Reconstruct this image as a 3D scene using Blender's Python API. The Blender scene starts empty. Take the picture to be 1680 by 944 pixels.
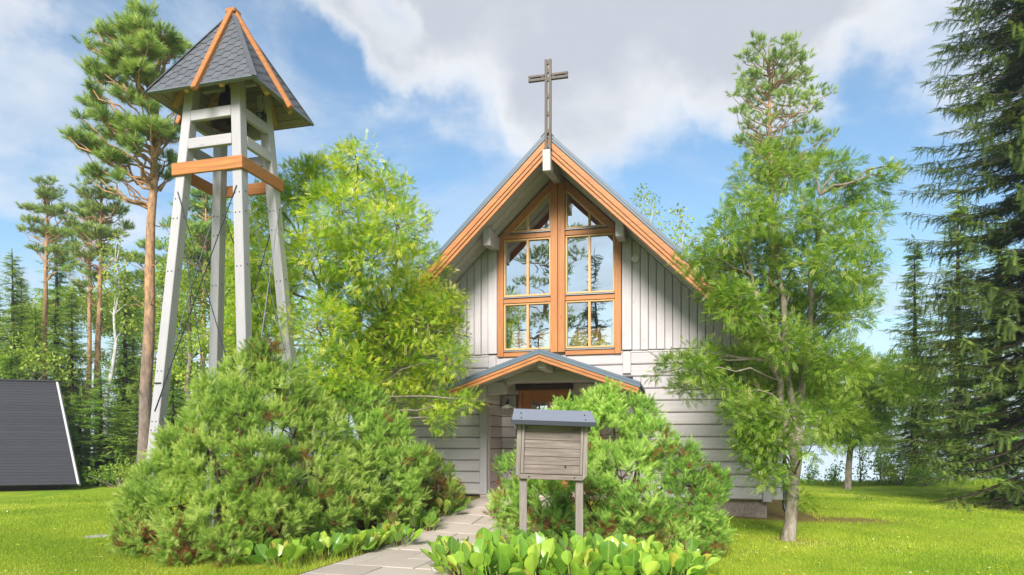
import bpy, bmesh, math, random
import numpy as np
from mathutils import Vector, Matrix
R = math.radians
random.seed(7)
rng = np.random.default_rng(7)
sc = bpy.context.scene
col = sc.collection
CAMZ, F, CX, HY = 1.55, 1120.0, 840.0, 725.0     # eye height, focal length, optical axis of a 1680 px wide photograph
# ---------------------------------------------------------------- camera
cd = bpy.data.cameras.new('camera')
cam = bpy.data.objects.new('camera', cd); col.objects.link(cam)
cam.location = (0, 0, CAMZ); cam.rotation_euler = (R(90), 0, 0)
cd.sensor_width = 36; cd.lens = 36 * F / 1680; cd.shift_y = (HY - 472) / 1680; cd.clip_end = 6000; cd.clip_start = .05
sc.camera = cam
# ---------------------------------------------------------------- sun, sky, exposure
SUN_EL, SUN_TO = 32, Vector((-.2, -1, 0))      # direction towards the sun in plan
sd = bpy.data.lights.new('sun', 'SUN'); sd.energy = 3.9; sd.angle = R(24); sd.color = (1, .955, .90)
so = bpy.data.objects.new('sun', sd); col.objects.link(so)
tos = Vector((SUN_TO.normalized().x * math.cos(R(SUN_EL)), SUN_TO.normalized().y * math.cos(R(SUN_EL)), math.sin(R(SUN_EL))))
so.rotation_euler = tos.to_track_quat('Z', 'Y').to_euler(); so.location = (-20, -40, 60)
sc.view_settings.view_transform = 'Standard'; sc.view_settings.look = 'None'
sc.view_settings.exposure = 0.95; sc.view_settings.gamma = 1
sc.cycles.max_bounces = 8; sc.cycles.diffuse_bounces = 5; sc.cycles.glossy_bounces = 3
sc.cycles.transmission_bounces = 4; sc.cycles.transparent_max_bounces = 8
sc.cycles.use_denoising = True; sc.cycles.denoising_prefilter = 'ACCURATE'

def N(nt, typ, ins=None, **kw):
    n = nt.nodes.new(typ)
    for k, v in kw.items(): setattr(n, k, v)
    for k, v in (ins or {}).items():
        s = n.inputs[k]
        if hasattr(v, 'is_output') or isinstance(v, bpy.types.NodeSocket): nt.links.new(v, s)
        else: s.default_value = v
    return n
def math_(nt, op, a, b=0.0, clamp=False):
    n = N(nt, 'ShaderNodeMath', {0: a, 1: b}, operation=op); n.use_clamp = clamp
    return n.outputs[0]
def ramp(nt, fac, stops):
    n = nt.nodes.new('ShaderNodeValToRGB'); nt.links.new(fac, n.inputs[0])
    e = n.color_ramp.elements
    while len(e) < len(stops): e.new(.5)
    for i, (p, c) in enumerate(stops):
        e[i].position = p; e[i].color = tuple(c) + (1,) if len(c) == 3 else c
    return n.outputs[0]
def mix(nt, fac, a, b, blend='MIX'):
    n = nt.nodes.new('ShaderNodeMix'); n.data_type = 'RGBA'; n.blend_type = blend
    for s, v in ((n.inputs[0], fac), (n.inputs[6], a), (n.inputs[7], b)):
        if isinstance(v, bpy.types.NodeSocket): nt.links.new(v, s)
        else: s.default_value = v if not isinstance(v, tuple) or len(v) == 4 else v + (1,)
    return n.outputs[2]

w = bpy.data.worlds.new('World'); sc.world = w; w.use_nodes = True
nt = w.node_tree; nt.nodes.clear()
sky = N(nt, 'ShaderNodeTexSky', sky_type='NISHITA'); sky.sun_disc = False
sky.sun_elevation = R(SUN_EL); sky.sun_rotation = math.atan2(SUN_TO.x, SUN_TO.y)
sky.altitude = 100; sky.air_density = 1.0; sky.dust_density = .6; sky.ozone_density = 1.5
tc = N(nt, 'ShaderNodeTexCoord')
D = N(nt, 'ShaderNodeVectorMath', {0: tc.outputs['Generated']}, operation='NORMALIZE').outputs[0]
sep = N(nt, 'ShaderNodeSeparateXYZ', {0: D})
warp = N(nt, 'ShaderNodeTexNoise', {'Vector': D, 'Scale': 5.0, 'Detail': 5.0, 'Roughness': .6})
DW = N(nt, 'ShaderNodeVectorMath', {0: D, 1: N(nt, 'ShaderNodeVectorMath', {0: N(nt, 'ShaderNodeVectorMath', {0: warp.outputs['Color'], 1: (.5, .5, .5)}, operation='SUBTRACT').outputs[0], 1: (.26, .26, .26)}, operation='MULTIPLY').outputs[0]}, operation='ADD').outputs[0]
DW = N(nt, 'ShaderNodeVectorMath', {0: DW}, operation='NORMALIZE').outputs[0]
zz = math_(nt, 'ADD', math_(nt, 'MAXIMUM', sep.outputs[2], 0.0), .28)
plan = N(nt, 'ShaderNodeCombineXYZ', {0: math_(nt, 'DIVIDE', sep.outputs[0], zz), 1: math_(nt, 'DIVIDE', sep.outputs[1], zz), 2: .37}).outputs[0]
n1 = N(nt, 'ShaderNodeTexNoise', {'Vector': plan, 'Scale': 1.5, 'Detail': 9.0, 'Roughness': .58, 'Distortion': .5})
n2 = N(nt, 'ShaderNodeTexNoise', {'Vector': plan, 'Scale': 2.2, 'Detail': 8.0, 'Roughness': .6})
cov = math_(nt, 'ADD', math_(nt, 'MULTIPLY', n1.outputs[0], 1.25), -.17)
for (px, py, rad, wt) in [(900, 20, .25, .24), (1130, 110, .16, .30), (560, 50, .06, .22), (640, 110, .11, .22), (1000, 150, .09, .14), (1290, 60, .10, .22), (1510, 30, .16, .28),
                          (40, 200, .12, .26), (90, 270, .10, .16), (10, 40, .07, .25), (620, 150, .07, .10), (1560, 200, .10, .12),
                          (200, 60, .17, -.20), (380, 60, .12, -.10), (170, 330, .15, -.22), (1120, 290, .13, -.34), (1440, 260, .15, -.34), (1370, 140, .07, -.22),
                          (430, 190, .14, -.16), (560, 270, .14, -.16), (760, 290, .12, -.26), (1420, 480, .14, -.2), (650, 30, .035, -.34), (560, 110, .035, -.26), (520, 140, .04, -.1), (620, 210, .06, -.12), (720, 215, .05, -.10), (80, 120, .06, -.2)]:
    d = Vector(((px - CX) / F, 1, (HY - py) / F)).normalized()
    dt = N(nt, 'ShaderNodeVectorMath', {0: DW, 1: d}, operation='DOT_PRODUCT').outputs['Value']
    mr = N(nt, 'ShaderNodeMapRange', {'Value': dt, 'From Min': math.cos(rad * 1.6), 'From Max': 1.0, 'To Min': 0.0, 'To Max': wt}, interpolation_type='SMOOTHSTEP')
    cov = math_(nt, 'ADD', cov, mr.outputs[0])
mask = N(nt, 'ShaderNodeMapRange', {'Value': cov, 'From Min': .36, 'From Max': .78}, interpolation_type='SMOOTHSTEP').outputs[0]
low = N(nt, 'ShaderNodeMapRange', {'Value': sep.outputs[2], 'From Min': 0.0, 'From Max': .28, 'To Min': .45, 'To Max': 0.0}, interpolation_type='SMOOTHSTEP').outputs[0]
thick = N(nt, 'ShaderNodeMapRange', {'Value': math_(nt, 'ADD', cov, math_(nt, 'MULTIPLY', n2.outputs[0], .75)), 'From Min': .86, 'From Max': 1.42}, interpolation_type='SMOOTHSTEP').outputs[0]
CL = 5.2
ccol = mix(nt, thick, (1.0 * CL, 1.01 * CL, 1.03 * CL), (.63 * CL, .66 * CL, .73 * CL))
skyc = mix(nt, 1.0, sky.outputs[0], (.84, 1.02, 1.04), 'MULTIPLY')
skyc = mix(nt, .04, skyc, (.8 * CL, .84 * CL, .9 * CL))
skyc = mix(nt, low, skyc, (.80 * CL, .90 * CL, 1.02 * CL))
n3 = N(nt, 'ShaderNodeTexNoise', {'Vector': N(nt, 'ShaderNodeMapping', {'Vector': plan, 'Scale': (1.0, 1.8, 1), 'Location': (3.1, .7, 0)}).outputs[0], 'Scale': 1.3, 'Detail': 8.0, 'Roughness': .62, 'Distortion': .8})
veil = N(nt, 'ShaderNodeMapRange', {'Value': n3.outputs[0], 'From Min': .40, 'From Max': .68, 'To Min': .0, 'To Max': .62}, interpolation_type='SMOOTHSTEP').outputs[0]
skyc = mix(nt, veil, skyc, (.74 * CL, .82 * CL, .92 * CL))
skyc = mix(nt, math_(nt, 'MULTIPLY', mask, .94), skyc, ccol)
bg = N(nt, 'ShaderNodeBackground', {'Color': skyc, 'Strength': .1})
out = N(nt, 'ShaderNodeOutputWorld', {'Surface': bg.outputs[0]})

# ---------------------------------------------------------------- helpers
def P(px, py, Y):                                  # where a photo position lies at distance Y
    return Vector(((px - CX) / F * Y, Y, CAMZ - (py - HY) / F * Y))
def sm(a, b, x):
    t = np.clip((np.asarray(x, float) - a) / (b - a), 0, 1); return t * t * (3 - 2 * t)
def tag(o, label=None, cat=None, group=None, kind=None):
    if label: o['label'] = label
    if cat: o['category'] = cat
    if group: o['group'] = group
    if kind: o['kind'] = kind
    return o
def empty(name, loc, rz=0):
    o = bpy.data.objects.new(name, None); o.empty_display_size = .2
    o.location = loc; o.rotation_euler = (0, 0, rz); col.objects.link(o); return o
def link(name, me, mat, parent=None, loc=None, rot=None):
    o = bpy.data.objects.new(name, me); col.objects.link(o)
    if mat and not me.materials: me.materials.append(mat)
    if parent: o.parent = parent
    if loc is not None: o.location = loc
    if rot is not None: o.rotation_euler = rot
    return o
class MB:
    def __init__(s): s.v = []; s.f = []
    def add(s, vs, fs):
        b = len(s.v); s.v += [tuple(v) for v in vs]; s.f += [tuple(b + i for i in f) for f in fs]; return s
    def box(s, x0, x1, y0, y1, z0, z1):
        return s.add([(x, y, z) for z in (z0, z1) for y in (y0, y1) for x in (x0, x1)],
                     [(0, 2, 3, 1), (4, 5, 7, 6), (0, 1, 5, 4), (2, 6, 7, 3), (0, 4, 6, 2), (1, 3, 7, 5)])
    def prism(s, poly, y0, y1):                    # polygon in x,z pushed from y0 to y1
        a = sum(poly[i][0] * poly[(i + 1) % len(poly)][1] - poly[(i + 1) % len(poly)][0] * poly[i][1] for i in range(len(poly)))
        if a < 0: poly = poly[::-1]
        n = len(poly)
        return s.add([(x, y0, z) for x, z in poly] + [(x, y1, z) for x, z in poly],
                     [tuple(range(n)), tuple(range(2 * n - 1, n - 1, -1))] + [(i, i + n, (i + 1) % n + n, (i + 1) % n) for i in range(n)])
    def hexa(s, p):                                # 8 corners: 4 below, 4 above in the same order
        return s.add(p, [(3, 2, 1, 0), (4, 5, 6, 7), (0, 1, 5, 4), (1, 2, 6, 5), (2, 3, 7, 6), (3, 0, 4, 7)])
    def bar(s, a, b, wd, ht, up=(0, 0, 1)):
        a, b = Vector(a), Vector(b); d = (b - a).normalized(); sx = d.cross(Vector(up)).normalized(); uz = sx.cross(d)
        q = [(-.5, -.5), (.5, -.5), (.5, .5), (-.5, .5)]
        return s.hexa([a + sx * i * wd + uz * j * ht for i, j in q] + [b + sx * i * wd + uz * j * ht for i, j in q])
    def tube(s, pts, rad, k=8, caps=True):
        pts = [Vector(p) for p in pts]; n = len(pts); ref = Vector((.31, .17, .9)); vs = []; fs = []
        for i, p in enumerate(pts):
            d = (pts[min(i + 1, n - 1)] - pts[max(i - 1, 0)]).normalized()
            if abs(d.dot(ref)) > .98: ref = Vector((1, 0, 0))
            x = d.cross(ref).normalized(); y = d.cross(x)
            r = rad[i] if hasattr(rad, '__len__') else rad
            vs += [p + (x * math.cos(2 * math.pi * j / k) + y * math.sin(2 * math.pi * j / k)) * r for j in range(k)]
        for i in range(n - 1):
            for j in range(k): fs.append((i * k + j, i * k + (j + 1) % k, (i + 1) * k + (j + 1) % k, (i + 1) * k + j))
        if caps: fs += [tuple(range(k - 1, -1, -1)), tuple(range((n - 1) * k, n * k))]
        return s.add(vs, fs)
    def lathe(s, prof, c=(0, 0, 0), k=20):
        vs = [(c[0] + r * math.cos(2 * math.pi * j / k), c[1] + r * math.sin(2 * math.pi * j / k), c[2] + z) for r, z in prof for j in range(k)]
        return s.add(vs, [(i * k + j, i * k + (j + 1) % k, (i + 1) * k + (j + 1) % k, (i + 1) * k + j) for i in range(len(prof) - 1) for j in range(k)])
    def mesh(s, name, smooth=False):
        me = bpy.data.meshes.new(name); me.from_pydata(s.v, [], s.f)
        bm = bmesh.new(); bm.from_mesh(me); bmesh.ops.recalc_face_normals(bm, faces=bm.faces); bm.to_mesh(me); bm.free()
        if smooth: me.shade_smooth()
        return me
    def build(s, name, mat, parent=None, bevel=.006, smooth=False):
        o = link(name, s.mesh(name, smooth), mat, parent)
        if bevel:
            m = o.modifiers.new('bevel', 'BEVEL'); m.width = bevel; m.segments = 1; m.limit_method = 'ANGLE'; m.angle_limit = R(40)
        return o
def npmesh(name, V, Fc, mat, parent=None, var=None, smooth=False, loc=None):
    me = bpy.data.meshes.new(name); n, k = Fc.shape
    me.vertices.add(len(V)); me.vertices.foreach_set('co', np.ascontiguousarray(V, np.float32).ravel())
    me.loops.add(n * k); me.loops.foreach_set('vertex_index', np.ascontiguousarray(Fc, np.int32).ravel())
    me.polygons.add(n); me.polygons.foreach_set('loop_start', np.arange(0, n * k, k, dtype=np.int32))
    me.polygons.foreach_set('loop_total', np.full(n, k, np.int32))
    if smooth: me.polygons.foreach_set('use_smooth', np.ones(n, bool))
    me.update(calc_edges=True)
    if var is not None:
        a = me.attributes.new('var', 'FLOAT', 'POINT'); a.data.foreach_set('value', np.ascontiguousarray(var, np.float32))
    return link(name, me, mat, parent, loc)

# ---------------------------------------------------------------- materials
def new_mat(name):
    m = bpy.data.materials.new(name); m.use_nodes = True; nt = m.node_tree; nt.nodes.clear()
    return m, nt
def finish(nt, base, rough=.6, bump=None, bstr=.3, bdist=.01, metal=0.0, spec=.5):
    b = N(nt, 'ShaderNodeBsdfPrincipled', {'Base Color': base if isinstance(base, bpy.types.NodeSocket) or len(base) == 4 else tuple(base) + (1,), 'Roughness': rough, 'Metallic': metal, 'Specular IOR Level': spec})
    if bump is not None:
        bp = N(nt, 'ShaderNodeBump', {'Height': bump, 'Strength': bstr, 'Distance': bdist}); nt.links.new(bp.outputs[0], b.inputs['Normal'])
    N(nt, 'ShaderNodeOutputMaterial', {'Surface': b.outputs[0]})
def mul(c, k): return tuple(x * k for x in c)
def wood(name, base, axis='X', grain=.22, rough=.6, knots=.5, stain=None, gscale=1.0, spread=.08):
    m, nt = new_mat(name); tc = N(nt, 'ShaderNodeTexCoord')
    s = {'X': (.7, 14, 14), 'Y': (14, .7, 14), 'Z': (14, 14, .7)}[axis]
    oi = N(nt, 'ShaderNodeObjectInfo')
    off = N(nt, 'ShaderNodeVectorMath', {0: tc.outputs['Object'], 1: N(nt, 'ShaderNodeCombineXYZ', {0: math_(nt, 'MULTIPLY', oi.outputs['Random'], 40.0), 1: math_(nt, 'MULTIPLY', oi.outputs['Random'], 17.0)}).outputs[0]}, operation='ADD').outputs[0]
    mp = N(nt, 'ShaderNodeMapping', {'Vector': off, 'Scale': tuple(x * gscale for x in s)})
    g = N(nt, 'ShaderNodeTexNoise', {'Vector': mp.outputs[0], 'Scale': 2.2, 'Detail': 6.0, 'Roughness': .65, 'Distortion': .6})
    big = N(nt, 'ShaderNodeTexNoise', {'Vector': off, 'Scale': 1.7, 'Detail': 4.0, 'Roughness': .6})
    c = mix(nt, ramp(nt, g.outputs[0], [(.32, (0, 0, 0)), (.68, (1, 1, 1))]), mul(base, 1 - grain), mul(base, 1 + grain * .45))
    c = mix(nt, ramp(nt, big.outputs[0], [(.35, (.0,) * 3), (.7, (.55,) * 3)]), c, stain or mul(base, .8))
    c = mix(nt, 1.0, c, N(nt, 'ShaderNodeCombineColor', {0: math_(nt, 'ADD', math_(nt, 'MULTIPLY', oi.outputs['Random'], spread * 2), 1 - spread), 1: math_(nt, 'ADD', math_(nt, 'MULTIPLY', oi.outputs['Random'], spread * 2), 1 - spread), 2: math_(nt, 'ADD', math_(nt, 'MULTIPLY', oi.outputs['Random'], spread * 2), 1 - spread)}).outputs[0], 'MULTIPLY')
    vs = {'X': (1.6, 5, 5), 'Y': (5, 1.6, 5), 'Z': (5, 5, 1.6)}[axis]
    kn = N(nt, 'ShaderNodeTexVoronoi', {'Vector': N(nt, 'ShaderNodeMapping', {'Vector': off, 'Scale': vs}).outputs[0], 'Scale': 1.0})
    kf = N(nt, 'ShaderNodeMapRange', {'Value': kn.outputs['Distance'], 'From Min': .05, 'From Max': .10, 'To Min': knots, 'To Max': 0.0}).outputs[0]
    c = mix(nt, kf, c, mul(base, .45))
    finish(nt, c, rough, g.outputs[0], .35, .004, spec=.3)
    return m
def plain(name, base, rough=.5, metal=0.0, var=.1, scale=8.0, bstr=.15, spec=.5):
    m, nt = new_mat(name); tc = N(nt, 'ShaderNodeTexCoord')
    n = N(nt, 'ShaderNodeTexNoise', {'Vector': tc.outputs['Object'], 'Scale': scale, 'Detail': 6.0, 'Roughness': .65})
    finish(nt, mix(nt, n.outputs[0], mul(base, 1 - var), mul(base, 1 + var)), rough, n.outputs[0], bstr, .004, metal, spec)
    return m
def speckle(name, c1, c2, c3, scale=120.0, rough=.9, big=.25, bstr=.5):
    m, nt = new_mat(name); tc = N(nt, 'ShaderNodeTexCoord')
    n = N(nt, 'ShaderNodeTexNoise', {'Vector': tc.outputs['Object'], 'Scale': scale, 'Detail': 3.0, 'Roughness': .8})
    b = N(nt, 'ShaderNodeTexNoise', {'Vector': tc.outputs['Object'], 'Scale': 1.9, 'Detail': 6.0, 'Roughness': .7})
    oi = N(nt, 'ShaderNodeObjectInfo')
    c = ramp(nt, n.outputs[0], [(.36, c1), (.5, c2), (.64, c3)])
    c = mix(nt, ramp(nt, b.outputs[0], [(.35, (big,) * 3), (.62, (0, 0, 0))]), c, mul(c2, .55))
    k = math_(nt, 'ADD', math_(nt, 'MULTIPLY', oi.outputs['Random'], .18), .91)
    c = mix(nt, 1.0, c, N(nt, 'ShaderNodeCombineColor', {0: k, 1: k, 2: k}).outputs[0], 'MULTIPLY')
    finish(nt, c, rough, n.outputs[0], bstr, .004, spec=.2)
    return m
def leafm(name, stops, trans=.4, rough=.5, spec=.4, tint=None):
    m, nt = new_mat(name); at = N(nt, 'ShaderNodeAttribute', attribute_name='var')
    tc = N(nt, 'ShaderNodeTexCoord')
    n = N(nt, 'ShaderNodeTexNoise', {'Vector': tc.outputs['Object'], 'Scale': 1.3, 'Detail': 3.0})
    fac = math_(nt, 'ADD', at.outputs['Fac'], math_(nt, 'MULTIPLY', math_(nt, 'SUBTRACT', n.outputs[0], .5), .35), True)
    c = ramp(nt, fac, stops)
    oi = N(nt, 'ShaderNodeObjectInfo')
    c = N(nt, 'ShaderNodeHueSaturation', {'Hue': math_(nt, 'ADD', math_(nt, 'MULTIPLY', oi.outputs['Random'], .02), .49), 'Value': math_(nt, 'ADD', math_(nt, 'MULTIPLY', oi.outputs['Random'], .2), .9), 'Color': c}).outputs[0]
    b = N(nt, 'ShaderNodeBsdfPrincipled', {'Base Color': c, 'Roughness': rough, 'Specular IOR Level': spec})
    t = N(nt, 'ShaderNodeBsdfTranslucent', {'Color': mix(nt, 1.0, c, (1.25, 1.25, .7), 'MULTIPLY')})
    mx = N(nt, 'ShaderNodeMixShader', {0: trans, 1: b.outputs[0], 2: t.outputs[0]})
    N(nt, 'ShaderNodeOutputMaterial', {'Surface': mx.outputs[0]})
    return m
GREY = (.475, .435, .435)
M = {}
M['greyX'] = wood('grey_painted_log', GREY, 'X', .14, .6, .3, spread=.05)
M['greyZ'] = wood('grey_painted_board', GREY, 'Z', .14, .6, .3, spread=.06)
M['greyY'] = wood('grey_painted_beam', GREY, 'Y', .14, .6, .3)
M['whiteZ'] = wood('whitish_painted_post', (.405, .378, .392), 'Z', .10, .55, .6, stain=(.36, .35, .355))
M['whiteX'] = wood('whitish_painted_rail', (.405, .378, .392), 'X', .10, .55, .5, stain=(.36, .35, .35))
ORG = (.42, .175, .052)
M['orgX'] = wood('orange_stained_wood_x', ORG, 'X', .34, .5, .5, stain=(.42, .13, .04))
M['orgZ'] = wood('orange_stained_wood_z', ORG, 'Z', .34, .5, .5, stain=(.42, .13, .04))
M['sash'] = wood('pale_varnished_sash', (.62, .36, .14), 'Z', .2, .45, .2)
M['soffit'] = wood('unpainted_soffit_board', (.36, .30, .25), 'X', .2, .7, .5)
M['darkwood'] = wood('dark_brown_wood', (.07, .045, .03), 'X', .25, .7, .2)
M['oldX'] = wood('weathered_board', (.235, .192, .165), 'X', .5, .85, 1.0, stain=(.12, .095, .08), gscale=1.3, spread=.14)
M['oldZ'] = wood('weathered_post', (.26, .222, .19), 'Z', .4, .85, .8, stain=(.17, .14, .115), gscale=1.3)
M['cross'] = wood('weathered_cross_wood', (.15, .122, .105), 'Z', .4, .85, .5)
M['metal'] = plain('blue_grey_roof_metal', (.075, .105, .135), .48, .0, .12, 5)
M['metal2'] = plain('grey_sheet_metal', (.22, .235, .28), .4, .3, .1, 20)
M['black'] = plain('black_plastic', (.012, .013, .015), .4)
M['steel'] = plain('galvanised_steel', (.17, .19, .22), .6, .3)
M['cable'] = plain('dark_steel_cable', (.035, .04, .05), .45, .5)
M['bronze'] = plain('dark_bronze', (.07, .045, .03), .35, .8)
M['enamel'] = plain('cream_enamel', (.58, .56, .47), .25)
M['white'] = plain('white_plastic', (.72, .71, .68), .4)
M['shingle'] = speckle('grey_mineral_shingle', (.055, .058, .065), (.10, .105, .118), (.18, .185, .20), 240, .9, .1)
M['felt'] = speckle('grey_roofing_felt', (.02, .02, .024), (.035, .036, .042), (.06, .06, .065), 150, .9, .1)
M['plinth'] = speckle('rough_plinth_concrete', (.14, .10, .08), (.28, .22, .18), (.42, .35, .30), 60, .95, .3)
M['slab'] = speckle('exposed_aggregate_slab', (.29, .235, .195), (.50, .42, .355), (.66, .57, .50), 150, .9, .18)
M['joint'] = speckle('sandy_joint', (.05, .04, .02), (.13, .10, .07), (.2, .17, .1), 80, .95, .3)
M['stone'] = speckle('lichen_granite', (.12, .11, .10), (.33, .31, .28), (.6, .58, .54), 30, .95, .3)
M['chair'] = wood('yellow_chair_wood', (.62, .36, .08), 'X', .15, .5, 0)
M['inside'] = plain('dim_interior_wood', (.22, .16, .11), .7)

def glass_mat():
    m, nt = new_mat('window_glass')
    gl = N(nt, 'ShaderNodeBsdfGlossy', {'Color': (.95, .97, 1, 1), 'Roughness': .005})
    tr = N(nt, 'ShaderNodeBsdfTransparent', {'Color': (.85, .88, .86, 1)})
    n = N(nt, 'ShaderNodeTexNoise', {'Vector': N(nt, 'ShaderNodeTexCoord').outputs['Object'], 'Scale': 1.5})
    bp = N(nt, 'ShaderNodeBump', {'Height': n.outputs[0], 'Strength': .03, 'Distance': .05}); nt.links.new(bp.outputs[0], gl.inputs['Normal'])
    mx = N(nt, 'ShaderNodeMixShader', {0: .52, 1: tr.outputs[0], 2: gl.outputs[0]})
    N(nt, 'ShaderNodeOutputMaterial', {'Surface': mx.outputs[0]})
    return m
M['glass'] = glass_mat()
def bark(name, low_c, high_c, z0, z1, scale=14.0, spots=None):
    m, nt = new_mat(name); tc = N(nt, 'ShaderNodeTexCoord'); sp = N(nt, 'ShaderNodeSeparateXYZ', {0: tc.outputs['Object']})
    mp = N(nt, 'ShaderNodeMapping', {'Vector': tc.outputs['Object'], 'Scale': (1, 1, .35)})
    v = N(nt, 'ShaderNodeTexVoronoi', {'Vector': mp.outputs[0], 'Scale': scale}, feature='DISTANCE_TO_EDGE')
    n = N(nt, 'ShaderNodeTexNoise', {'Vector': mp.outputs[0], 'Scale': scale * .8, 'Detail': 6.0, 'Roughness': .7})
    k = N(nt, 'ShaderNodeMapRange', {'Value': math_(nt, 'ADD', sp.outputs[2], n.outputs[0]), 'From Min': z0, 'From Max': z1}).outputs[0]
    c = mix(nt, k, low_c, high_c)
    c = mix(nt, ramp(nt, n.outputs[0], [(.38, (.75,) * 3), (.62, (0, 0, 0))]), c, spots or mul(low_c, .45))
    finish(nt, c, .9, math_(nt, 'ADD', math_(nt, 'MULTIPLY', v.outputs['Distance'], .7, True), n.outputs[0]), .8, .02, spec=.1)
    return m
M['pinebark'] = bark('pine_bark', (.25, .19, .16), (.50, .28, .14), 3.2, 6.0)
M['bark'] = bark('grey_bark', (.36, .31, .25), (.20, .17, .12), 0, 9, 13.0, (.10, .075, .055))
M['sprucebark'] = bark('spruce_bark', (.10, .07, .055), (.10, .07, .055), 0, 9)
M['birchbark'] = bark('birch_bark', (.5, .48, .44), (.62, .6, .56), 0, 9, 9, (.08, .07, .06))
M['twig'] = bark('brown_twig', (.12, .07, .04), (.14, .08, .045), 0, 9)
M['rowanA'] = leafm('yellow_green_leaflets', [(0, (.09, .18, .02)), (.28, (.25, .44, .035)), (.58, (.48, .60, .05)), (.86, (.82, .74, .08)), (1, (.78, .76, .46))], .5)
M['rowanB'] = leafm('green_leaflets', [(0, (.07, .19, .02)), (.4, (.20, .38, .045)), (.75, (.36, .54, .07)), (1, (.60, .64, .26))], .5)
M['rowanC'] = leafm('light_green_leaflets', [(0, (.14, .28, .03)), (.45, (.36, .54, .06)), (1, (.62, .70, .16))], .5)
M['mugo'] = leafm('mountain_pine_needles', [(0, (.34, .13, .05)), (.05, (.26, .13, .05)), (.09, (.10, .18, .03)), (.45, (.28, .44, .075)), (.8, (.50, .64, .14)), (1, (.66, .74, .26))], .42, .55)
M['pine'] = leafm('scots_pine_needles', [(0, (.09, .17, .035)), (.5, (.30, .42, .09)), (1, (.54, .60, .17))], .42, .55)
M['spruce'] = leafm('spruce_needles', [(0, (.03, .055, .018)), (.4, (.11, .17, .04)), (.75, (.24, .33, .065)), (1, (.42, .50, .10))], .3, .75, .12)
M['spruceyoung'] = leafm('young_spruce_needles', [(0, (.08, .15, .03)), (.5, (.25, .38, .06)), (1, (.46, .58, .10))], .42, .7, .2)
M['birch'] = leafm('birch_leaves', [(0, (.12, .21, .03)), (.5, (.34, .45, .06)), (1, (.58, .60, .11))], .48)
M['grass'] = leafm('lawn_grass', [(0, (.17, .26, .02)), (.5, (.31, .40, .03)), (.85, (.44, .48, .05)), (1, (.56, .52, .16))], .35, .6, .2)

def ground_mat():
    m, nt = new_mat('mown_lawn'); tc = N(nt, 'ShaderNodeTexCoord'); o = tc.outputs['Object']
    a = N(nt, 'ShaderNodeTexNoise', {'Vector': o, 'Scale': .42, 'Detail': 6.0, 'Roughness': .65})
    b = N(nt, 'ShaderNodeTexNoise', {'Vector': N(nt, 'ShaderNodeMapping', {'Vector': o, 'Scale': (1, .35, 1)}).outputs[0], 'Scale': 2.2, 'Detail': 7.0, 'Roughness': .7})
    f = N(nt, 'ShaderNodeTexNoise', {'Vector': o, 'Scale': 45.0, 'Detail': 4.0, 'Roughness': .8})
    c = ramp(nt, a.outputs[0], [(.36, (.17, .29, .018)), (.5, (.29, .39, .024)), (.62, (.44, .46, .045))])
    c = mix(nt, ramp(nt, b.outputs[0], [(.38, (.65,) * 3), (.62, (0, 0, 0))]), c, (.17, .28, .014))
    c = mix(nt, ramp(nt, f.outputs[0], [(.30, (.6,) * 3), (.6, (0, 0, 0))]), c, (.12, .16, .012))
    # bare, mossy soil in the wood and along the walls comes from a point attribute
    at = N(nt, 'ShaderNodeAttribute', attribute_name='var')
    s = ramp(nt, f.outputs[0], [(.35, (.10, .055, .02)), (.6, (.24, .15, .06))])
    c = mix(nt, math_(nt, 'MULTIPLY', at.outputs['Fac'], math_(nt, 'ADD', b.outputs[0], .35), True), c, s)
    finish(nt, c, .95, f.outputs[0], .5, .03, spec=.1)
    return m
M['lawn'] = ground_mat()
def water_mat():
    m, nt = new_mat('lake_water'); tc = N(nt, 'ShaderNodeTexCoord')
    n = N(nt, 'ShaderNodeTexNoise', {'Vector': N(nt, 'ShaderNodeMapping', {'Vector': tc.outputs['Object'], 'Scale': (.5, 1.6, 1)}).outputs[0], 'Scale': 1.3, 'Detail': 5.0, 'Roughness': .6})
    finish(nt, (.60, .63, .66), .25, n.outputs[0], .5, .10, spec=.6)
    return m
M['water'] = water_mat()

# ---------------------------------------------------------------- ground, lake, far shore
TH = math.atan2(270, 1120)                         # the church and the tower are turned by 13.55 degrees
U = np.array([math.cos(TH), -math.sin(TH)]); NN = np.array([math.sin(TH), math.cos(TH)])
CH = np.array([.958, 13.95])
def shore(x): return 25.6 + 45 * sm(-1, -16, np.asarray(x)) + .5 * np.sin(np.asarray(x) * .9) - .0 * np.asarray(x)
def gz(x, y):
    x = np.asarray(x, float); y = np.asarray(y, float)
    z = .40 * sm(9.2, 14.0, y) * sm(-7.5, -3.6, x) * (1 - sm(1.6, 4.9, x)) * (1 - .6 * sm(18, 26, y)) + .09 * sm(10, 13, y) * sm(1.6, 4.9, x) * (1 - sm(8, 12, x))
    z = z + .06 * sm(19, 23, y) * (1 - sm(-12, -6, x)) + .035 * np.sin(x * .7 + 1) * np.sin(y * .5)*sm(9, 12, np.abs(x)+.3*y)
    z = z - 2.6 * sm(-.2, 4.5, y - shore(x))
    return z
xs = np.concatenate([np.linspace(-900, -45, 14), np.linspace(-42, -13, 30), np.linspace(-12, 12, 121), np.linspace(13, 42, 30), np.linspace(45, 900, 14)])
ys = np.concatenate([np.linspace(-300, -12, 12), np.linspace(-10, 5.8, 16), np.linspace(6, 18, 81), np.linspace(18.4, 34, 60), np.linspace(35, 100, 40), np.linspace(130, 900, 6)])
GX, GY = np.meshgrid(xs, ys); GZ = gz(GX, GY)
loc_t = (GX - CH[0]) * U[0] + (GY - CH[1]) * U[1]; loc_n = (GX - CH[0]) * NN[0] + (GY - CH[1]) * NN[1]
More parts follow.
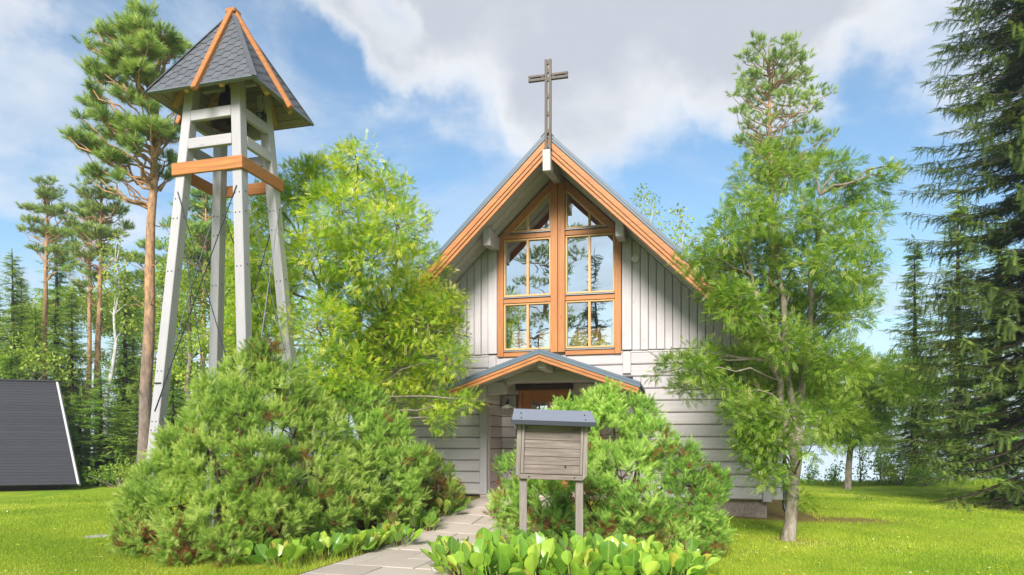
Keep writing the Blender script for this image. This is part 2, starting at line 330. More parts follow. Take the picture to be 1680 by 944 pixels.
bare = sm(-.75, -.15, loc_n) * (np.abs(loc_t) < 5.1) * (loc_n < 13) * 1.0
bare = np.maximum(bare, 1.2 * np.exp(-(((loc_t - 5.5) / .8) ** 2 + ((loc_n - .1) / .55) ** 2)))
bare = np.minimum(bare, 1.0)
bare = np.maximum(bare, .75 * np.exp(-(((GX - 4.4) / .45) ** 2 + ((GY - 10.6) / .35) ** 2)))
bare = np.maximum(bare, sm(23.0, 25.5, GY + .03 * GX) * (1 - sm(-9, -5, GX)) * .8)
bare = np.maximum(bare, .9 * np.exp(-(((GX + 3.9) / 1.6) ** 2 + ((GY - 9.9) / 1.1) ** 2)))
bare = np.maximum(bare, .9 * np.exp(-(((GX - 1.3) / 1.5) ** 2 + ((GY - 9.5) / 1.2) ** 2)))
V = np.stack([GX, GY, GZ], -1).reshape(-1, 3); ny, nx = GX.shape
ii = (np.arange(ny - 1)[:, None] * nx + np.arange(nx - 1)[None]).ravel()
tag(npmesh('ground', V, np.stack([ii, ii + 1, ii + nx + 1, ii + nx], 1), M['lawn'], var=bare.ravel(), smooth=True), kind='structure')
tag(npmesh('lake', np.array([(-900, 24, -1.3), (900, 24, -1.3), (900, 899, -1.3), (-900, 899, -1.3)]), np.array([[0, 1, 2, 3]]), M['water']), kind='structure')

# ---------------------------------------------------------------- foliage tools
def unit(a): return a / np.maximum(np.linalg.norm(a, axis=-1, keepdims=True), 1e-9)
def frames(d, up=None):
    """columns x, y, z with z = growth direction and y as near as possible to up"""
    d = unit(d)
    if up is None: up = unit(rng.normal(size=d.shape))
    x = np.cross(up, d); bad = np.linalg.norm(x, axis=1) < 1e-3; x[bad] = (1, 0, 0); x = unit(x)
    return np.stack([x, np.cross(d, x), d], -1)
def scatter(tpl, pos, rot, scale, var):
    """copies of a template (verts, faces) -> arrays"""
    tv, tf = tpl; n = len(pos)
    V = np.einsum('nij,kj->nki', rot, tv) * np.asarray(scale)[:, None, None] + pos[:, None, :]
    Fc = tf[None] + (np.arange(n) * len(tv))[:, None, None]
    return V.reshape(-1, 3), Fc.reshape(-1, tf.shape[1]), np.repeat(var, len(tv))
def join(parts):
    V, Fs, vr = [], [], []; b = 0
    for v, f, r in parts: V.append(v); Fs.append(f + b); vr.append(r); b += len(v)
    return np.concatenate(V), np.concatenate(Fs), np.concatenate(vr)
def tpl_pinnate(pairs=6, seed=0):
    g = np.random.default_rng(seed); v = []; f = []
    def leaflet(bz, by, ang, side, L, wd):
        b = len(v); dx, dz = side * math.sin(ang), math.cos(ang); px_, pz_ = dz, -dx
        m = L * .45; dr = -.10 * L
        v.extend([(0, by, bz), (dx * m + px_ * wd, by + dr * .3 + .02, bz + dz * m + pz_ * wd), (dx * L, by + dr * 1.6, bz + dz * L), (dx * m - px_ * wd, by + dr * .3 + .02, bz + dz * m - pz_ * wd)])
        f.append((b, b + 1, b + 2, b + 3))
    for i in range(pairs):
        z = .22 + .68 * i / pairs; y = -.16 * z * z
        for s in (-1, 1): leaflet(z, y, 1.05 + g.uniform(-.12, .12), s, .27 * (1 - .10 * abs(i - pairs * .45)) + g.uniform(-.03, .03), .040)
    leaflet(.90, -.14, .0, 1, .24, .042)
    return np.array(v, float), np.array(f)
def tpl_needles(n, L, spread0, spread1, length, width, seed=0):
    g = np.random.default_rng(seed); v = []; f = []
    for i in range(n):
        s = (i + .5) / n; z = L * s; a = 2.4 * i + g.uniform(-.3, .3); sp = spread0 + (spread1 - spread0) * s + g.uniform(-.15, .15)
        d = np.array([math.cos(a) * math.sin(sp), math.sin(a) * math.sin(sp), math.cos(sp)]); t = np.array([-math.sin(a), math.cos(a), 0])
        l = length * g.uniform(.8, 1.15); p = np.array([0, 0, z])
        b = len(v); v += [p - t * width / 2, p + t * width / 2, p + d * l]; f.append((b, b + 1, b + 2))
    return np.array(v), np.array(f)
def tpl_twig(n, width=.16, nw=.045, seed=0):
    """flat spray along z, normal y"""
    g = np.random.default_rng(seed); v = []; f = []
    for i in range(n):
        s = (i + .3) / n
        for sd in (-1, 1):
            b = len(v); l = width * (1.05 - .55 * s) * g.uniform(.8, 1.2); z = s + g.uniform(-.02, .02)
            v += [(0, 0, z - nw), (0, 0, z + nw), (sd * l, -.25 * l + g.uniform(-.05, .05), z + l * .8)]; f.append((b, b + 1, b + 2))
    b = len(v); v += [(-.02, 0, 0), (.02, 0, 0), (0, 0, 1.12)]; f.append((b, b + 1, b + 2))
    return np.array(v), np.array(f)
def tpl_leaves(n, rad, size, seed=0):
    g = np.random.default_rng(seed); v = []; f = []
    for i in range(n):
        p = unit(g.normal(size=3)) * rad * g.uniform(.2, 1) ** .5; d = unit(g.normal(size=3) + np.array([0, 0, -.3])); x = unit(np.cross(d, g.normal(size=3))); s = size * g.uniform(.7, 1.3)
        b = len(v); v += [p, p + d * s * .5 + x * s * .32, p + d * s, p + d * s * .5 - x * s * .32]; f.append((b, b + 1, b + 2, b + 3))
    return np.array(v), np.array(f)
PIN = [tpl_pinnate(7, 1), tpl_pinnate(6, 2), tpl_pinnate(7, 3)]
SHOOT = [tpl_needles(36, .085, 1.25, .45, .046, .0050, 1), tpl_needles(36, .065, 1.4, .5, .048, .0050, 2), tpl_needles(34, .11, 1.1, .35, .042, .0046, 6)]
TUFT = [tpl_needles(30, .16, 1.25, .5, .12, .013, 3), tpl_needles(30, .10, 1.4, .6, .12, .013, 4)]
TUFTFAR = [tpl_needles(18, .20, 1.25, .5, .20, .032, 5)]
TWIG = [tpl_twig(9, .19, .05, 1), tpl_twig(8, .22, .055, 2)]
TWIGFAR = [tpl_twig(6, .26, .08, 3)]
LEAF = [tpl_leaves(12, .2, .085, 1), tpl_leaves(12, .22, .09, 2)]

def scat_many(tpls, pos, d, up, size, var):
    parts = []; idx = rng.integers(0, len(tpls), len(pos)); fr = frames(d, up)
    for k, t in enumerate(tpls):
        q = idx == k
        if q.any(): parts.append(scatter(t, pos[q], fr[q], size[q], var[q]))
    return join(parts)
def limb(mb, a, b, ra, rb, sag=0.0, k=6, n=4, wob=.05):
    a, b = Vector(a), Vector(b); L = (b - a).length; pts = []
    for i in range(n + 1):
        t = i / n; p = a.lerp(b, t); p.z += sag * L * 4 * t * (1 - t) * .5
        if 0 < i < n: p += Vector((random.uniform(-1, 1), random.uniform(-1, 1), random.uniform(-1, 1))) * wob * L
        pts.append(p)
    mb.tube(pts, [ra + (rb - ra) * i / n for i in range(n + 1)], k, False)
def trunk_pts(base, top, n=9, wob=.04):
    base, top = Vector(base), Vector(top)
    pts = [base.lerp(top, i / n) for i in range(n + 1)]
    for p in pts[1:-1]: p += Vector((random.uniform(-wob, wob), random.uniform(-wob, wob), 0)) * (top - base).length * .12
    return pts
def nearest(pts, p, lift=.0):
    best = min(range(len(pts)), key=lambda i: (Vector(pts[i]) - Vector((p[0], p[1], p[2] - lift))).length)
    return Vector(pts[best])

def blobs_px(lst, Yf, seed=0):
    """clumps placed in the tree from their position in the view: centre (3), radius"""
    g = random.Random(seed); o = []
    for (px, py, r) in lst:
        Y = Yf(px, py, g); p = P(px, py, Y); o.append((np.array(p), r / F * Y))
    return o
def rowan(name, base, trunk_tops, blobs, mat, dens, label, leafsize=.2, bias=0.0, squash=.8, fork=(.1, 0, 1.2), trunk_r=.10):
    root = empty(name, base); base = Vector(base); mb = MB(); stems = []; fk = Vector(fork)
    lp_ = [Vector((0, 0, -.12)), Vector((0, 0, .03)), fk * .25 + Vector((.01, 0, 0)), fk * .6 - Vector((.012, 0, 0)), fk]
    mb.tube(lp_, [trunk_r * 1.35, trunk_r * 1.12, trunk_r * .95, trunk_r * .86, trunk_r * .85], 12, False); nst = len(trunk_tops)
    for tt in trunk_tops:
        pts = trunk_pts(fk - Vector((0, 0, .06)), Vector(tt) - base, 10, .10)
        rad = [trunk_r * .62 * (1 - i / 10) ** .8 + .010 for i in range(11)]
        mb.tube(pts, rad, 9, False); stems += pts[1:]
    stems.append(fk * .8)
    pos, dr = [], []
    for c, r in blobs:
        c0 = Vector(c) - base; a = nearest(stems, c0, .8 * r + .3); limb(mb, a, c0, .022, .008, .12, 5, 5, .04)
        n = max(3, int(dens * r * r))
        d = unit(rng.normal(size=(n, 3))); rr = r * rng.uniform(.25, 1.12, n) ** .6
        p = d * rr[:, None] * np.array([1, 1, squash]) + np.array(c0)
        pos.append(p); dr.append(unit(d * .8 + np.array([0, 0, .35])))
        for j in range(0, n, 11): limb(mb, c0, Vector(p[j]), .007, .003, .15, 4, 3, .10)
    pos = np.concatenate(pos); dr = np.concatenate(dr)
    mb.build('trunk', M['bark'], root, 0, True)
    k = 8; pp = np.repeat(pos, k, 0); dd = unit(np.repeat(dr, k, 0) * .75 + rng.normal(size=(len(pp), 3)) * .62 + np.array([0, 0, -.05]))
    pp = pp + rng.normal(size=pp.shape) * leafsize * np.array([.42, .42, .3])
    up = unit(np.array([0, 0, 1.0]) + rng.normal(size=dd.shape) * .35)
    cl = np.repeat(rng.normal(0, .13, len(pos)), k); h = (pp[:, 2] - pp[:, 2].min()) / np.ptp(pp[:, 2])
    var = np.clip(.36 + bias + cl * 1.25 + .10 * h + rng.normal(0, .15, len(pp)), 0, 1)
    var[rng.random(len(pp)) < .03] = .97
    sz = leafsize * rng.uniform(.75, 1.2, len(pp))
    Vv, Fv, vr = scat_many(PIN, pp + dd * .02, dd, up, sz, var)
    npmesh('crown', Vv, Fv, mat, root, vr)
    return tag(root, label, 'tree')

def scots(name, base, top, blobs, label, r0=.15, dens=260, tufts=TUFT, seed=1, mat='pine', size=1.0, dead=6):
    root = empty(name, base); base = Vector(base); g = random.Random(seed); top = Vector(top) - base
    pts = trunk_pts((0, 0, -.2), top, 12, .022); mb = MB()
    mb.tube(pts, [r0 * (1.15 if i == 0 else 1) * (1 - i / 12) ** .7 + .02 for i in range(13)], 10, False)
    pos, dr = [], []
    extra = [(np.array(c) + np.array([g.uniform(-1, 1), g.uniform(-1, 1), g.uniform(-.5, .35)]) * r * 1.5, r * g.uniform(.4, .62)) for c, r in blobs for _ in range(2)]
    for c, r in list(blobs) + extra:
        c0 = Vector(c) - base
        hz = max(.5, c0.z - .35 * math.hypot(c0.x - pts[6].x, c0.y - pts[6].y) - .3)
        t = min(max(hz / top.z, .05), .96); i = int(t * 12); a = pts[i].lerp(pts[min(i + 1, 12)], t * 12 - i)
        limb(mb, a, c0 - Vector((0, 0, r * .3)), .036 * r0 / .15, .012, -.1, 6, 5, .08)
        n = max(6, int(dens * r * r)); d = unit(rng.normal(size=(n, 3)) * np.array([1, 1, .9])); d[:, 2] = np.abs(d[:, 2]) * .9 - .18
        p = d * (r * rng.uniform(.45, 1.05, n))[:, None] * np.array([1.05, 1.05, .5]) + np.array(c0)
        pos.append(p); dr.append(unit(d * np.array([1, 1, .6]) + np.array([0, 0, .55]) + rng.normal(size=(n, 3)) * .25))
        for j in range(0, n, 9): limb(mb, c0 - Vector((0, 0, r * .3)), Vector(p[j]), .014, .006, .1, 4, 2, .05)
    for k in range(dead):
        t = g.uniform(.25, .62); i = int(t * 12); a = pts[i]; an = g.uniform(0, 6.28); L = g.uniform(.3, .8)
        limb(mb, a, a + Vector((math.cos(an) * L, math.sin(an) * L, g.uniform(-.1, .35))), .018, .005, 0, 4, 3, .1)
    mb.build('trunk', M['pinebark'], root, 0, True)
    pos = np.concatenate(pos); dr = np.concatenate(dr)
    var = np.clip(.45 + rng.normal(0, .2, len(pos)), 0, 1)
    Vv, Fv, vr = scat_many(tufts, pos, dr, None, size * rng.uniform(.8, 1.3, len(pos)), var)
    npmesh('crown', Vv, Fv, M[mat], root, vr)
    return tag(root, label, 'tree')

def spruce_geo(H, Rr, z0=.5, whorl=.28, nb=6, step=.09, twl=.3, droop=.35, tpls=TWIG, seed=1, power=.8, sector=None):
    g = np.random.default_rng(seed); pos, dr, up, sz, var = [], [], [], [], []; mb = MB()
    mb.tube([(0, 0, -.2), (0, 0, H * .35), (.03, 0, H * .7), (0, 0, H)], [H * .014 + .03, H * .010 + .02, H * .005 + .015, .01], 8, False)
    z = z0
    while z < H - .25:
        for b in range(nb):
            az = g.uniform(0, 2 * math.pi); L = Rr * max(.04, 1 - z / H) ** power * g.choice([g.uniform(.5, .8), g.uniform(.8, 1.12), g.uniform(.8, 1.12)]) + .08
            if sector and z < H * .9:
                if math.cos(az - sector) < -.5 and g.random() < .6: continue
            dv = np.array([math.cos(az), math.sin(az)]); sdv = np.array([-dv[1], dv[0]]); dp = droop * (1.1 - .9 * z / H) * g.uniform(.6, 1.3); zb = z + g.uniform(-.18, .18)
            n = max(3, int(L / step)); s = (np.arange(n) + .6) / n
            rad = L * s; zz = zb + L * (-dp * s * 1.5 + dp * 1.0 * s ** 2.4) + .25 * L * s * (z / H)
            bend = g.uniform(-.12, .12) * L * s ** 2
            pts = np.stack([dv[0] * rad + sdv[0] * bend, dv[1] * rad + sdv[1] * bend, zz], 1)
            if L > 1.0:
                m_ = n // 4 + 1; hp = pts[-m_:] + g.normal(0, .04, (m_, 3)); pos.append(hp); dr.append(np.stack([dv[0] * .25 + g.normal(0, .2, m_), dv[1] * .25 + g.normal(0, .2, m_), np.full(m_, -1.0)], 1)); up.append(np.tile([dv[0], dv[1], .3], (m_, 1)))
                sz.append(twl * g.uniform(.6, 1.05, m_)); var.append(np.clip(.35 + g.normal(0, .12, m_), 0, 1))
            if L > .9: mb.tube([(0, 0, zb)] + [tuple(pts[i]) for i in (n // 3, 2 * n // 3, n - 1)], [.012 + L * .009, .01 + L * .005, .008, .004], 4, False)
            cv = g.normal(0, .12)
            for sd in (-1, 1):
                fw = g.uniform(.45, .9, n); dd = np.stack([dv[0] * fw + sd * sdv[0] * .75, dv[1] * fw + sd * sdv[1] * .75, g.uniform(-.55, .12, n)], 1)
                pos.append(pts + g.normal(0, .02, pts.shape)); dr.append(dd); up.append(np.tile([0, 0, 1.0], (n, 1)) + g.normal(0, .25, (n, 3)))
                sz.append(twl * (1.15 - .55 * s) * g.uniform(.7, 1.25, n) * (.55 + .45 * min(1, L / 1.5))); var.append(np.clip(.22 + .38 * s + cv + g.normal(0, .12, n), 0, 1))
            pos.append(pts[-2:]); dr.append(np.tile([dv[0], dv[1], -.05], (2, 1))); up.append(np.tile([0, 0, 1.0], (2, 1))); sz.append(np.full(2, twl * .8)); var.append(np.full(2, .8))
        z += whorl * g.uniform(.75, 1.25) * (1 - .35 * z / H)
    pos.append(np.array([[0, 0, H - .35], [0, 0, H - .15]])); dr.append(np.tile([0, 0, 1.0], (2, 1))); up.append(np.tile([1.0, 0, 0], (2, 1))); sz.append(np.full(2, .35)); var.append(np.full(2, .7))
    pos, dr, up, sz, var = map(np.concatenate, (pos, dr, up, sz, var))
    return mb, scat_many(tpls, pos, dr, unit(up), sz, var)
def spruce(name, base, geo, mat, label, bark_='sprucebark'):
    root = empty(name, base); geo[0].build('trunk', M[bark_], root, 0, True)
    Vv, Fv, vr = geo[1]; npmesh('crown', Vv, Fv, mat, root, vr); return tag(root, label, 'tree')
def copy_tree(root, loc, rz, s, label, group=None):
    r = root.copy(); col.objects.link(r); r.location = loc; r.rotation_euler = (0, 0, rz); r.scale = (s,) * 3; r['label'] = label
    if group: r['group'] = group
    for ch in list(root.children):
        c = ch.copy(); col.objects.link(c); c.parent = r
    return r
def broadleaf(name, base, H, blobs, mat, label, dens=120, bark_='birchbark', r0=.07, size=1.0, lean=(0, 0)):
    root = empty(name, base); mb = MB(); top = Vector((lean[0], lean[1], H)); pts = trunk_pts((0, 0, -.1), top, 9, .1)
    mb.tube(pts, [r0 * (1 - i / 9) ** .8 + .01 for i in range(10)], 7, False); pos = []
    for c, r in blobs:
        c0 = Vector(c); limb(mb, nearest(pts, c0, .6 * r + .3), c0, .03, .01, .1, 4, 4, .06)
        n = max(4, int(dens * r * r)); d = unit(rng.normal(size=(n, 3))); pos.append(d * (r * rng.uniform(.2, 1.1, n) ** .6)[:, None] * np.array([1, 1, .8]) + np.array(c0))
    mb.build('trunk', M[bark_], root, 0, True); pos = np.concatenate(pos)
    Vv, Fv, vr = scat_many(LEAF, pos, rng.normal(size=pos.shape), None, size * rng.uniform(.8, 1.3, len(pos)), np.clip(.5 + rng.normal(0, .2, len(pos)), 0, 1))
    npmesh('crown', Vv, Fv, mat, root, vr); return tag(root, label, 'tree')

# ================================================================ the church
SL, ZT, TE = .98, 7.33, 4.72                       # roof slope, top of the ridge, half width at the eaves
DF = 1.28                                          # how far the gable overhangs the wall
church = tag(empty('church', (CH[0], CH[1], 0), -TH), 'grey log church with steep gable, orange trimmed window and covered doorway', 'church')
def roofz(t, off=0.0): return ZT - SL * abs(t) - off
def rake(t0, t1, o0, o1, sl=SL, zt=ZT):            # a strip that follows the roof slope, between two vertical offsets
    return [(t0, zt - sl * abs(t0) - o0), (t1, zt - sl * abs(t1) - o0), (t1, zt - sl * abs(t1) - o1), (t0, zt - sl * abs(t0) - o1)]
def grp(name, parent):                             # a part that is made of pieces
    o = bpy.data.objects.new(name, None); o.empty_display_size = .1; col.objects.link(o); o.parent = parent; return o
# body behind the front wall
LN = 12.0
mb = MB(); mb.box(-4.02, 4.02, .06, LN, -.4, .44); mb.build('plinth', M['plinth'], church, .01)
fw = MB().box(-4.0, -1.5, .03, .10, .44, 3.34).box(1.5, 4.0, .03, .10, .44, 3.34).box(-1.5, 1.5, .03, .10, 2.84, 3.34)
fw.prism([(-4.0, 3.34), (-1.2, 3.34), (-1.2, roofz(1.2, .36)), (-4.0, roofz(4.0, .36))], .03, .10)
fw.prism([(4.0, 3.34), (1.2, 3.34), (1.2, roofz(1.2, .36)), (4.0, roofz(4.0, .36))], .03, .10)
wall = fw.build('front_wall', M['greyX'], church, 0)
sw = MB()
for s in (-1, 1): sw.box(*sorted((s * 3.92, s * 4.04)), .10, LN, .44, roofz(4.04, .3))
sw.build('side_wall', M['greyX'], church, 0)
MB().prism([(-3.9, .44), (3.9, .44), (3.9, roofz(3.9, .3)), (0, roofz(0, .32)), (-3.9, roofz(3.9, .3))], LN - .15, LN).build('back_wall', M['inside'], church, 0)
# logs of the lower wall, one by one
zl, LH = .44, .24
for i in range(12):
    z0, z1 = zl + i * LH + .006, zl + (i + 1) * LH - .006
    segs = [(-4.02, -1.66), (1.66, 3.92)] if i < 10 else [(-4.02, 3.92)]
    for a, b in segs:
        if i == 11 and a < -4: b = 3.92
        o = MB()
        h = .014; o.v = []; y0, y1 = -.075, .035     # a face with chamfered edges
        pl = [(y1, z0), (y0 + .02, z0), (y0, z0 + .022), (y0, z1 - .018), (y0 + .02, z1), (y1, z1)]
        n = len(pl); o.add([(a, y, z) for y, z in pl] + [(b, y, z) for y, z in pl], [tuple(range(n)), tuple(range(2 * n - 1, n - 1, -1))] + [(k, k + n, (k + 1) % n + n, (k + 1) % n) for k in range(n)])
        o.build('log', M['greyX'], wall, 0)
    # the log ends that stick out past the right corner, behind its vertical board
    MB().box(4.09, 4.30, -.02, .16, z0, z1).build('log_end', M['greyY'], wall, .012)
MB().box(3.925, 4.085, -.11, .10, .41, 3.30).build('corner_board', M['whiteZ'], wall, .006)
MB().box(-4.20, -4.025, -.11, .10, .41, 3.30).build('corner_board', M['whiteZ'], wall, .006)
for s in (-1, 1):                                  # short upright blocks under the window corners
    MB().box(*sorted((s * 1.30, s * 1.46)), -.125, -.078, 2.90, 3.335).build('window_post', M['greyZ'], wall, .01)
# upright boards of the gable
MB().box(-4.02, 4.0, -.05, .028, 3.322, 3.36).build('drip_rail', M['greyX'], wall, .004)
for s in (-1, 1):
    t = 1.285
    k = 0
    while t < 4.0:
        wd = .20 if k == 0 else .150 + .012 * random.random()
        t2 = min(t + wd, 4.06); yo = -.082 if k % 2 == 0 else -.070
        ztop = [roofz(t, .30), roofz(t2 - .012, .30)]
        MB().prism([(s * t, 3.375 - .004 * (k % 3)), (s * (t2 - .012), 3.375 - .004 * (k % 3)), (s * (t2 - .012), ztop[1]), (s * t, ztop[0])], yo - (.02 if k == 0 else 0), .029).build('board', M['greyZ'], wall, .005)
        t = t2; k += 1
# roof
roof = grp('roof', church)
for s in (-1, 1):
    p = rake(0, s * TE, .0, .07); MB().prism(p, -DF - .03, LN + .4).build('metal_sheet', M['metal'], roof, .004)
    MB().prism(rake(0, s * (TE - .02), .073, .26), -DF + .09, LN + .3).build('roof_deck', M['greyY'], roof, 0)
    MB().prism(rake(s * .0, s * TE, .075, .13), -DF - .045, -DF + .085).build('verge_flashing', M['metal'], roof, .004)
    MB().prism(rake(0, s * TE, .135, .275), -DF - .03, -DF + .02).build('fascia_board', M['orgX'], roof, .006)
    MB().prism(rake(0, s * (TE - .03), .278, .36), -DF - .012, -DF + .03).build('fascia_board', M['orgX'], roof, .006)
    MB().prism(rake(0, s * (TE - .06), .363, .445), -DF + .012, -DF + .05).build('fascia_board', M['orgX'], roof, .006)
    # lining boards seen from below, laid along the slope
    yb = -DF + .055
    for k in range(7):
        y1 = yb + .175
        MB().prism(rake(0, s * (TE - .06), .262, .285 + .03 * (k % 2)), yb, y1 - .010).build('lining_board', M['greyX'], roof, .004)
        yb = y1
    mbg = MB()                                     # seams of the sheet roof
    for q in range(1, 22):
        y = -DF + q * .62
        mbg.prism(rake(0, s * TE, -.025, .002), y, y + .02)
    mbg.build('standing_seam', M['metal'], roof, 0)
MB().prism([(-.12, ZT - .113), (-.12, ZT - .10), (0, ZT + .018), (.12, ZT - .10), (.12, ZT - .113), (0, ZT + .004)], -DF - .04, LN + .4).build('ridge_cap', M['metal'], roof, 0)
# ridge beam and purlins
bl = MB().hexa([(-.075, -1.36, 6.56), (.075, -1.36, 6.56), (.075, 0, 6.80), (-.075, 0, 6.80), (-.075, -1.40, 6.95), (.075, -1.40, 6.95), (.075, 0, 7.02), (-.075, 0, 7.02)])
bl.build('ridge_beam', M['greyY'], church, .012)
for s in (-1, 1):
    x0, x1 = sorted((s * 1.22, s * 1.375))
    MB().hexa([(x0, -.84, 5.41), (x1, -.84, 5.41), (x1, -.135, 5.50), (x0, -.135, 5.50), (x0, -.88, 5.76), (x1, -.88, 5.76), (x1, -.135, 5.76), (x0, -.135, 5.76)]).build('purlin', M['greyY'], church, .012)
# the gable window
win = grp('window', church)
WO, ZB = 1.27, 3.30; OF = .33
def wz(t, off=OF): return roofz(t, off)
Y0, Y1 = -.13, .05
for s in (-1, 1):
    MB().prism([(s * WO, ZB), (s * (WO - .13), ZB), (s * (WO - .13), wz(WO - .13)), (s * WO, wz(WO))], Y0, Y1).build('frame_post', M['orgZ'], win)
    MB().prism([(s * .004, ZB + .06), (s * .147, ZB + .06), (s * .147, wz(.147)), (s * .004, wz(.004))], Y0 - .03, Y1).build('centre_post', M['orgZ'], win)
    MB().prism([(s * .15, wz(.15)), (s * (WO - .132), wz(WO - .132)), (s * (WO - .132), wz(WO - .132, OF + .17)), (s * .15, wz(.15, OF + .17))], Y0 + .004, Y1).build('sloping_frame', M['orgX'], win)
    x0, x1 = sorted((s * .15, s * (WO - .132)))
    MB().box(x0, x1, Y0 + .01, Y1, ZB, ZB + .10).build('bottom_rail', M['orgX'], win)
    for zc in (4.455, 5.775): MB().box(x0, x1, Y0 + .012, Y1, zc - .055, zc + .045).build('transom', M['orgX'], win)
    a, b = .15, WO - .132; mt = .635
    for li, (z0, z1) in enumerate(((ZB + .10, 4.40), (4.50, 5.72), (5.82, None))):
        ys0, ys1 = -.095, .02; e = .034
        MB().hexa([(x0 + .002, -.15, z0 + .004), (x1 - .002, -.15, z0 + .004), (x1 - .002, -.02, z0 + .02), (x0 + .002, -.02, z0 + .02), (x0 + .002, -.15, z0 + .018), (x1 - .002, -.15, z0 + .018), (x1 - .002, -.02, z0 + .05), (x0 + .002, -.02, z0 + .05)]).build('sill_flashing', M['metal2'], win, 0)
        zs = z0 + .04
        if z1:
            MB().box(x0 + .002, x1 - .002, ys0, ys1, zs, zs + e).build('sash_rail', M['sash'], win, .003)
            MB().box(x0 + .002, x1 - .002, ys0, ys1, z1 - e, z1 - .003).build('sash_rail', M['sash'], win, .003)
            for q0, q1 in ((a + .002, a + e), (b - e, b - .002)):
                xx = sorted((s * q0, s * q1)); MB().box(xx[0], xx[1], ys0 + .001, ys1, zs + e + .001, z1 - e - .001).build('sash_stile', M['sash'], win, .003)
            MB().box(s * mt - .024, s * mt + .024, ys0 + .004, ys1, zs + e + .001, z1 - e - .001).build('glazing_bar', M['sash'], win, .003)
            for q0, q1 in ((a + e, mt - .024), (mt + .024, b - e)):
                xx = sorted((s * q0, s * q1)); tl = random.uniform(-.004, .004)
                MB().add([(xx[0], -.04 + tl, zs + e), (xx[1], -.04 - tl, zs + e), (xx[1], -.04, z1 - e), (xx[0], -.04, z1 - e)], [(0, 1, 2, 3)]).build('pane', M['glass'], win, 0)
        else:
            of = OF + .172; tt = (ZT - of - zs - .02) / SL; tt = min(tt, b)
            MB().box(x0 + .002, x1 - .002, ys0, ys1, zs, zs + e).build('sash_rail', M['sash'], win, .003)
            MB().prism([(s * (a + .002), wz(a, of + .002)), (s * tt, wz(tt, of + .002)), (s * tt, wz(tt, of + .05)), (s * (a + .002), wz(a, of + .05))], ys0 + .002, ys1).build('sash_rail', M['sash'], win, .003)
            MB().prism([(s * (a + .002), zs + e), (s * (a + e), zs + e), (s * (a + e), wz(a + e, of + .05)), (s * (a + .002), wz(a, of + .05))], ys0 + .001, ys1).build('sash_stile', M['sash'], win, .003)
            MB().prism([(s * (mt - .024), zs + e), (s * (mt + .024), zs + e), (s * (mt + .024), wz(mt + .024, of + .05)), (s * (mt - .024), wz(mt - .024, of + .05))], ys0 + .004, ys1).build('glazing_bar', M['sash'], win, .003)
            MB().add([(s * (a + e), -.04, zs + e), (s * (mt - .024), -.04, zs + e), (s * (mt - .024), -.042, wz(mt - .024, of + .05)), (s * (a + e), -.042, wz(a + e, of + .05))], [(0, 1, 2, 3)]).build('pane', M['glass'], win, 0)
            te = (ZT - of - .05 - zs - e) / SL
            MB().add([(s * (mt + .024), -.04, zs + e), (s * te, -.04, zs + e), (s * (mt + .024), -.042, wz(mt + .024, of + .05))], [(0, 1, 2)]).build('pane', M['glass'], win, 0)
# rooms behind the glass and the recessed doorway
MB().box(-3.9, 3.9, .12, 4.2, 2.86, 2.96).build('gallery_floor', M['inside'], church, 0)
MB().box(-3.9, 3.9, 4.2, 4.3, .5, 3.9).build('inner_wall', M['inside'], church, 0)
rec = grp('doorway', church); RD = 1.14
for i in range(10):
    z0, z1 = zl + i * LH + .006, zl + (i + 1) * LH - .006
    for a, b in (((-1.5, -1.17), (.13, 1.5)) if z1 < 2.8 else ((-1.5, 1.5),)):
        MB().box(a, b, RD, RD + .12, z0, z1).build('log', M['greyX'], rec, .014)
    for s in (-1, 1):
        xx = sorted((s * 1.5, s * 1.62)); MB().box(xx[0], xx[1], .14, RD + .1, z0, z1).build('side_log', M['greyY'], rec, .014)
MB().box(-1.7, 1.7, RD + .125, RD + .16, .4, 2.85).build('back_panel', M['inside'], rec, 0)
MB().box(-1.48, 1.48, .05, RD + .1, 2.842, 2.858).build('ceiling', M['greyX'], rec, 0)
MB().box(-1.65, 1.65, -.1, RD + .1, .28, .46).build('threshold', M['slab'], rec, .01)
for s in (-1, 1):
    xx = sorted((s * 1.50, s * 1.655)); MB().box(xx[0], xx[1], -.125, .035, .45, 2.83).build('jamb_board', M['whiteZ'], rec, .006)
    xx = sorted((s * 1.485, s * 1.60)); MB().box(xx[0], xx[1], .037, .137, .45, 2.83).build('jamb_board', M['greyZ'], rec, .006)
MB().box(-1.17, .13, RD - .07, RD + .01, 2.70, 2.83).build('lintel', M['darkwood'], rec, .02)
door = grp('door', church)
for x0, x1, z0, z1 in ((-1.10, -1.02, .46, 2.70), (-.03, .05, .46, 2.70), (-1.02, -.03, 2.615, 2.70)):
    MB().box(x0, x1, RD - .05, RD + .06, z0, z1).build('door_frame', M['orgZ'], door, .006)
for x0, x1, z0, z1 in ((-1.015, -.83, .48, 2.61), (-.22, -.035, .48, 2.61), (-.825, -.225, 2.44, 2.61), (-.825, -.225, .48, .66), (-.825, -.225, 1.32, 1.50)):
    MB().box(x0, x1, RD + .005, RD + .05, z0, z1).build('door_rail', M['orgZ'], door, .005)
MB().box(-.825, -.225, RD + .02, RD + .04, .66, 1.32).build('door_panel', M['orgZ'], door, .005)
MB().box(-.825, -.225, RD + .032, RD + .036, 1.50, 2.44).build('door_glass', M['glass'], door, 0)
for x in (-.635, -.44): MB().box(x - .014, x + .014, RD + .01, RD + .045, 1.50, 2.44).build('door_bar', M['orgZ'], door, .003)
MB().box(-.15, -.10, RD - .05, RD + .004, 1.42, 1.46).build('door_handle', M['steel'], door, .005)
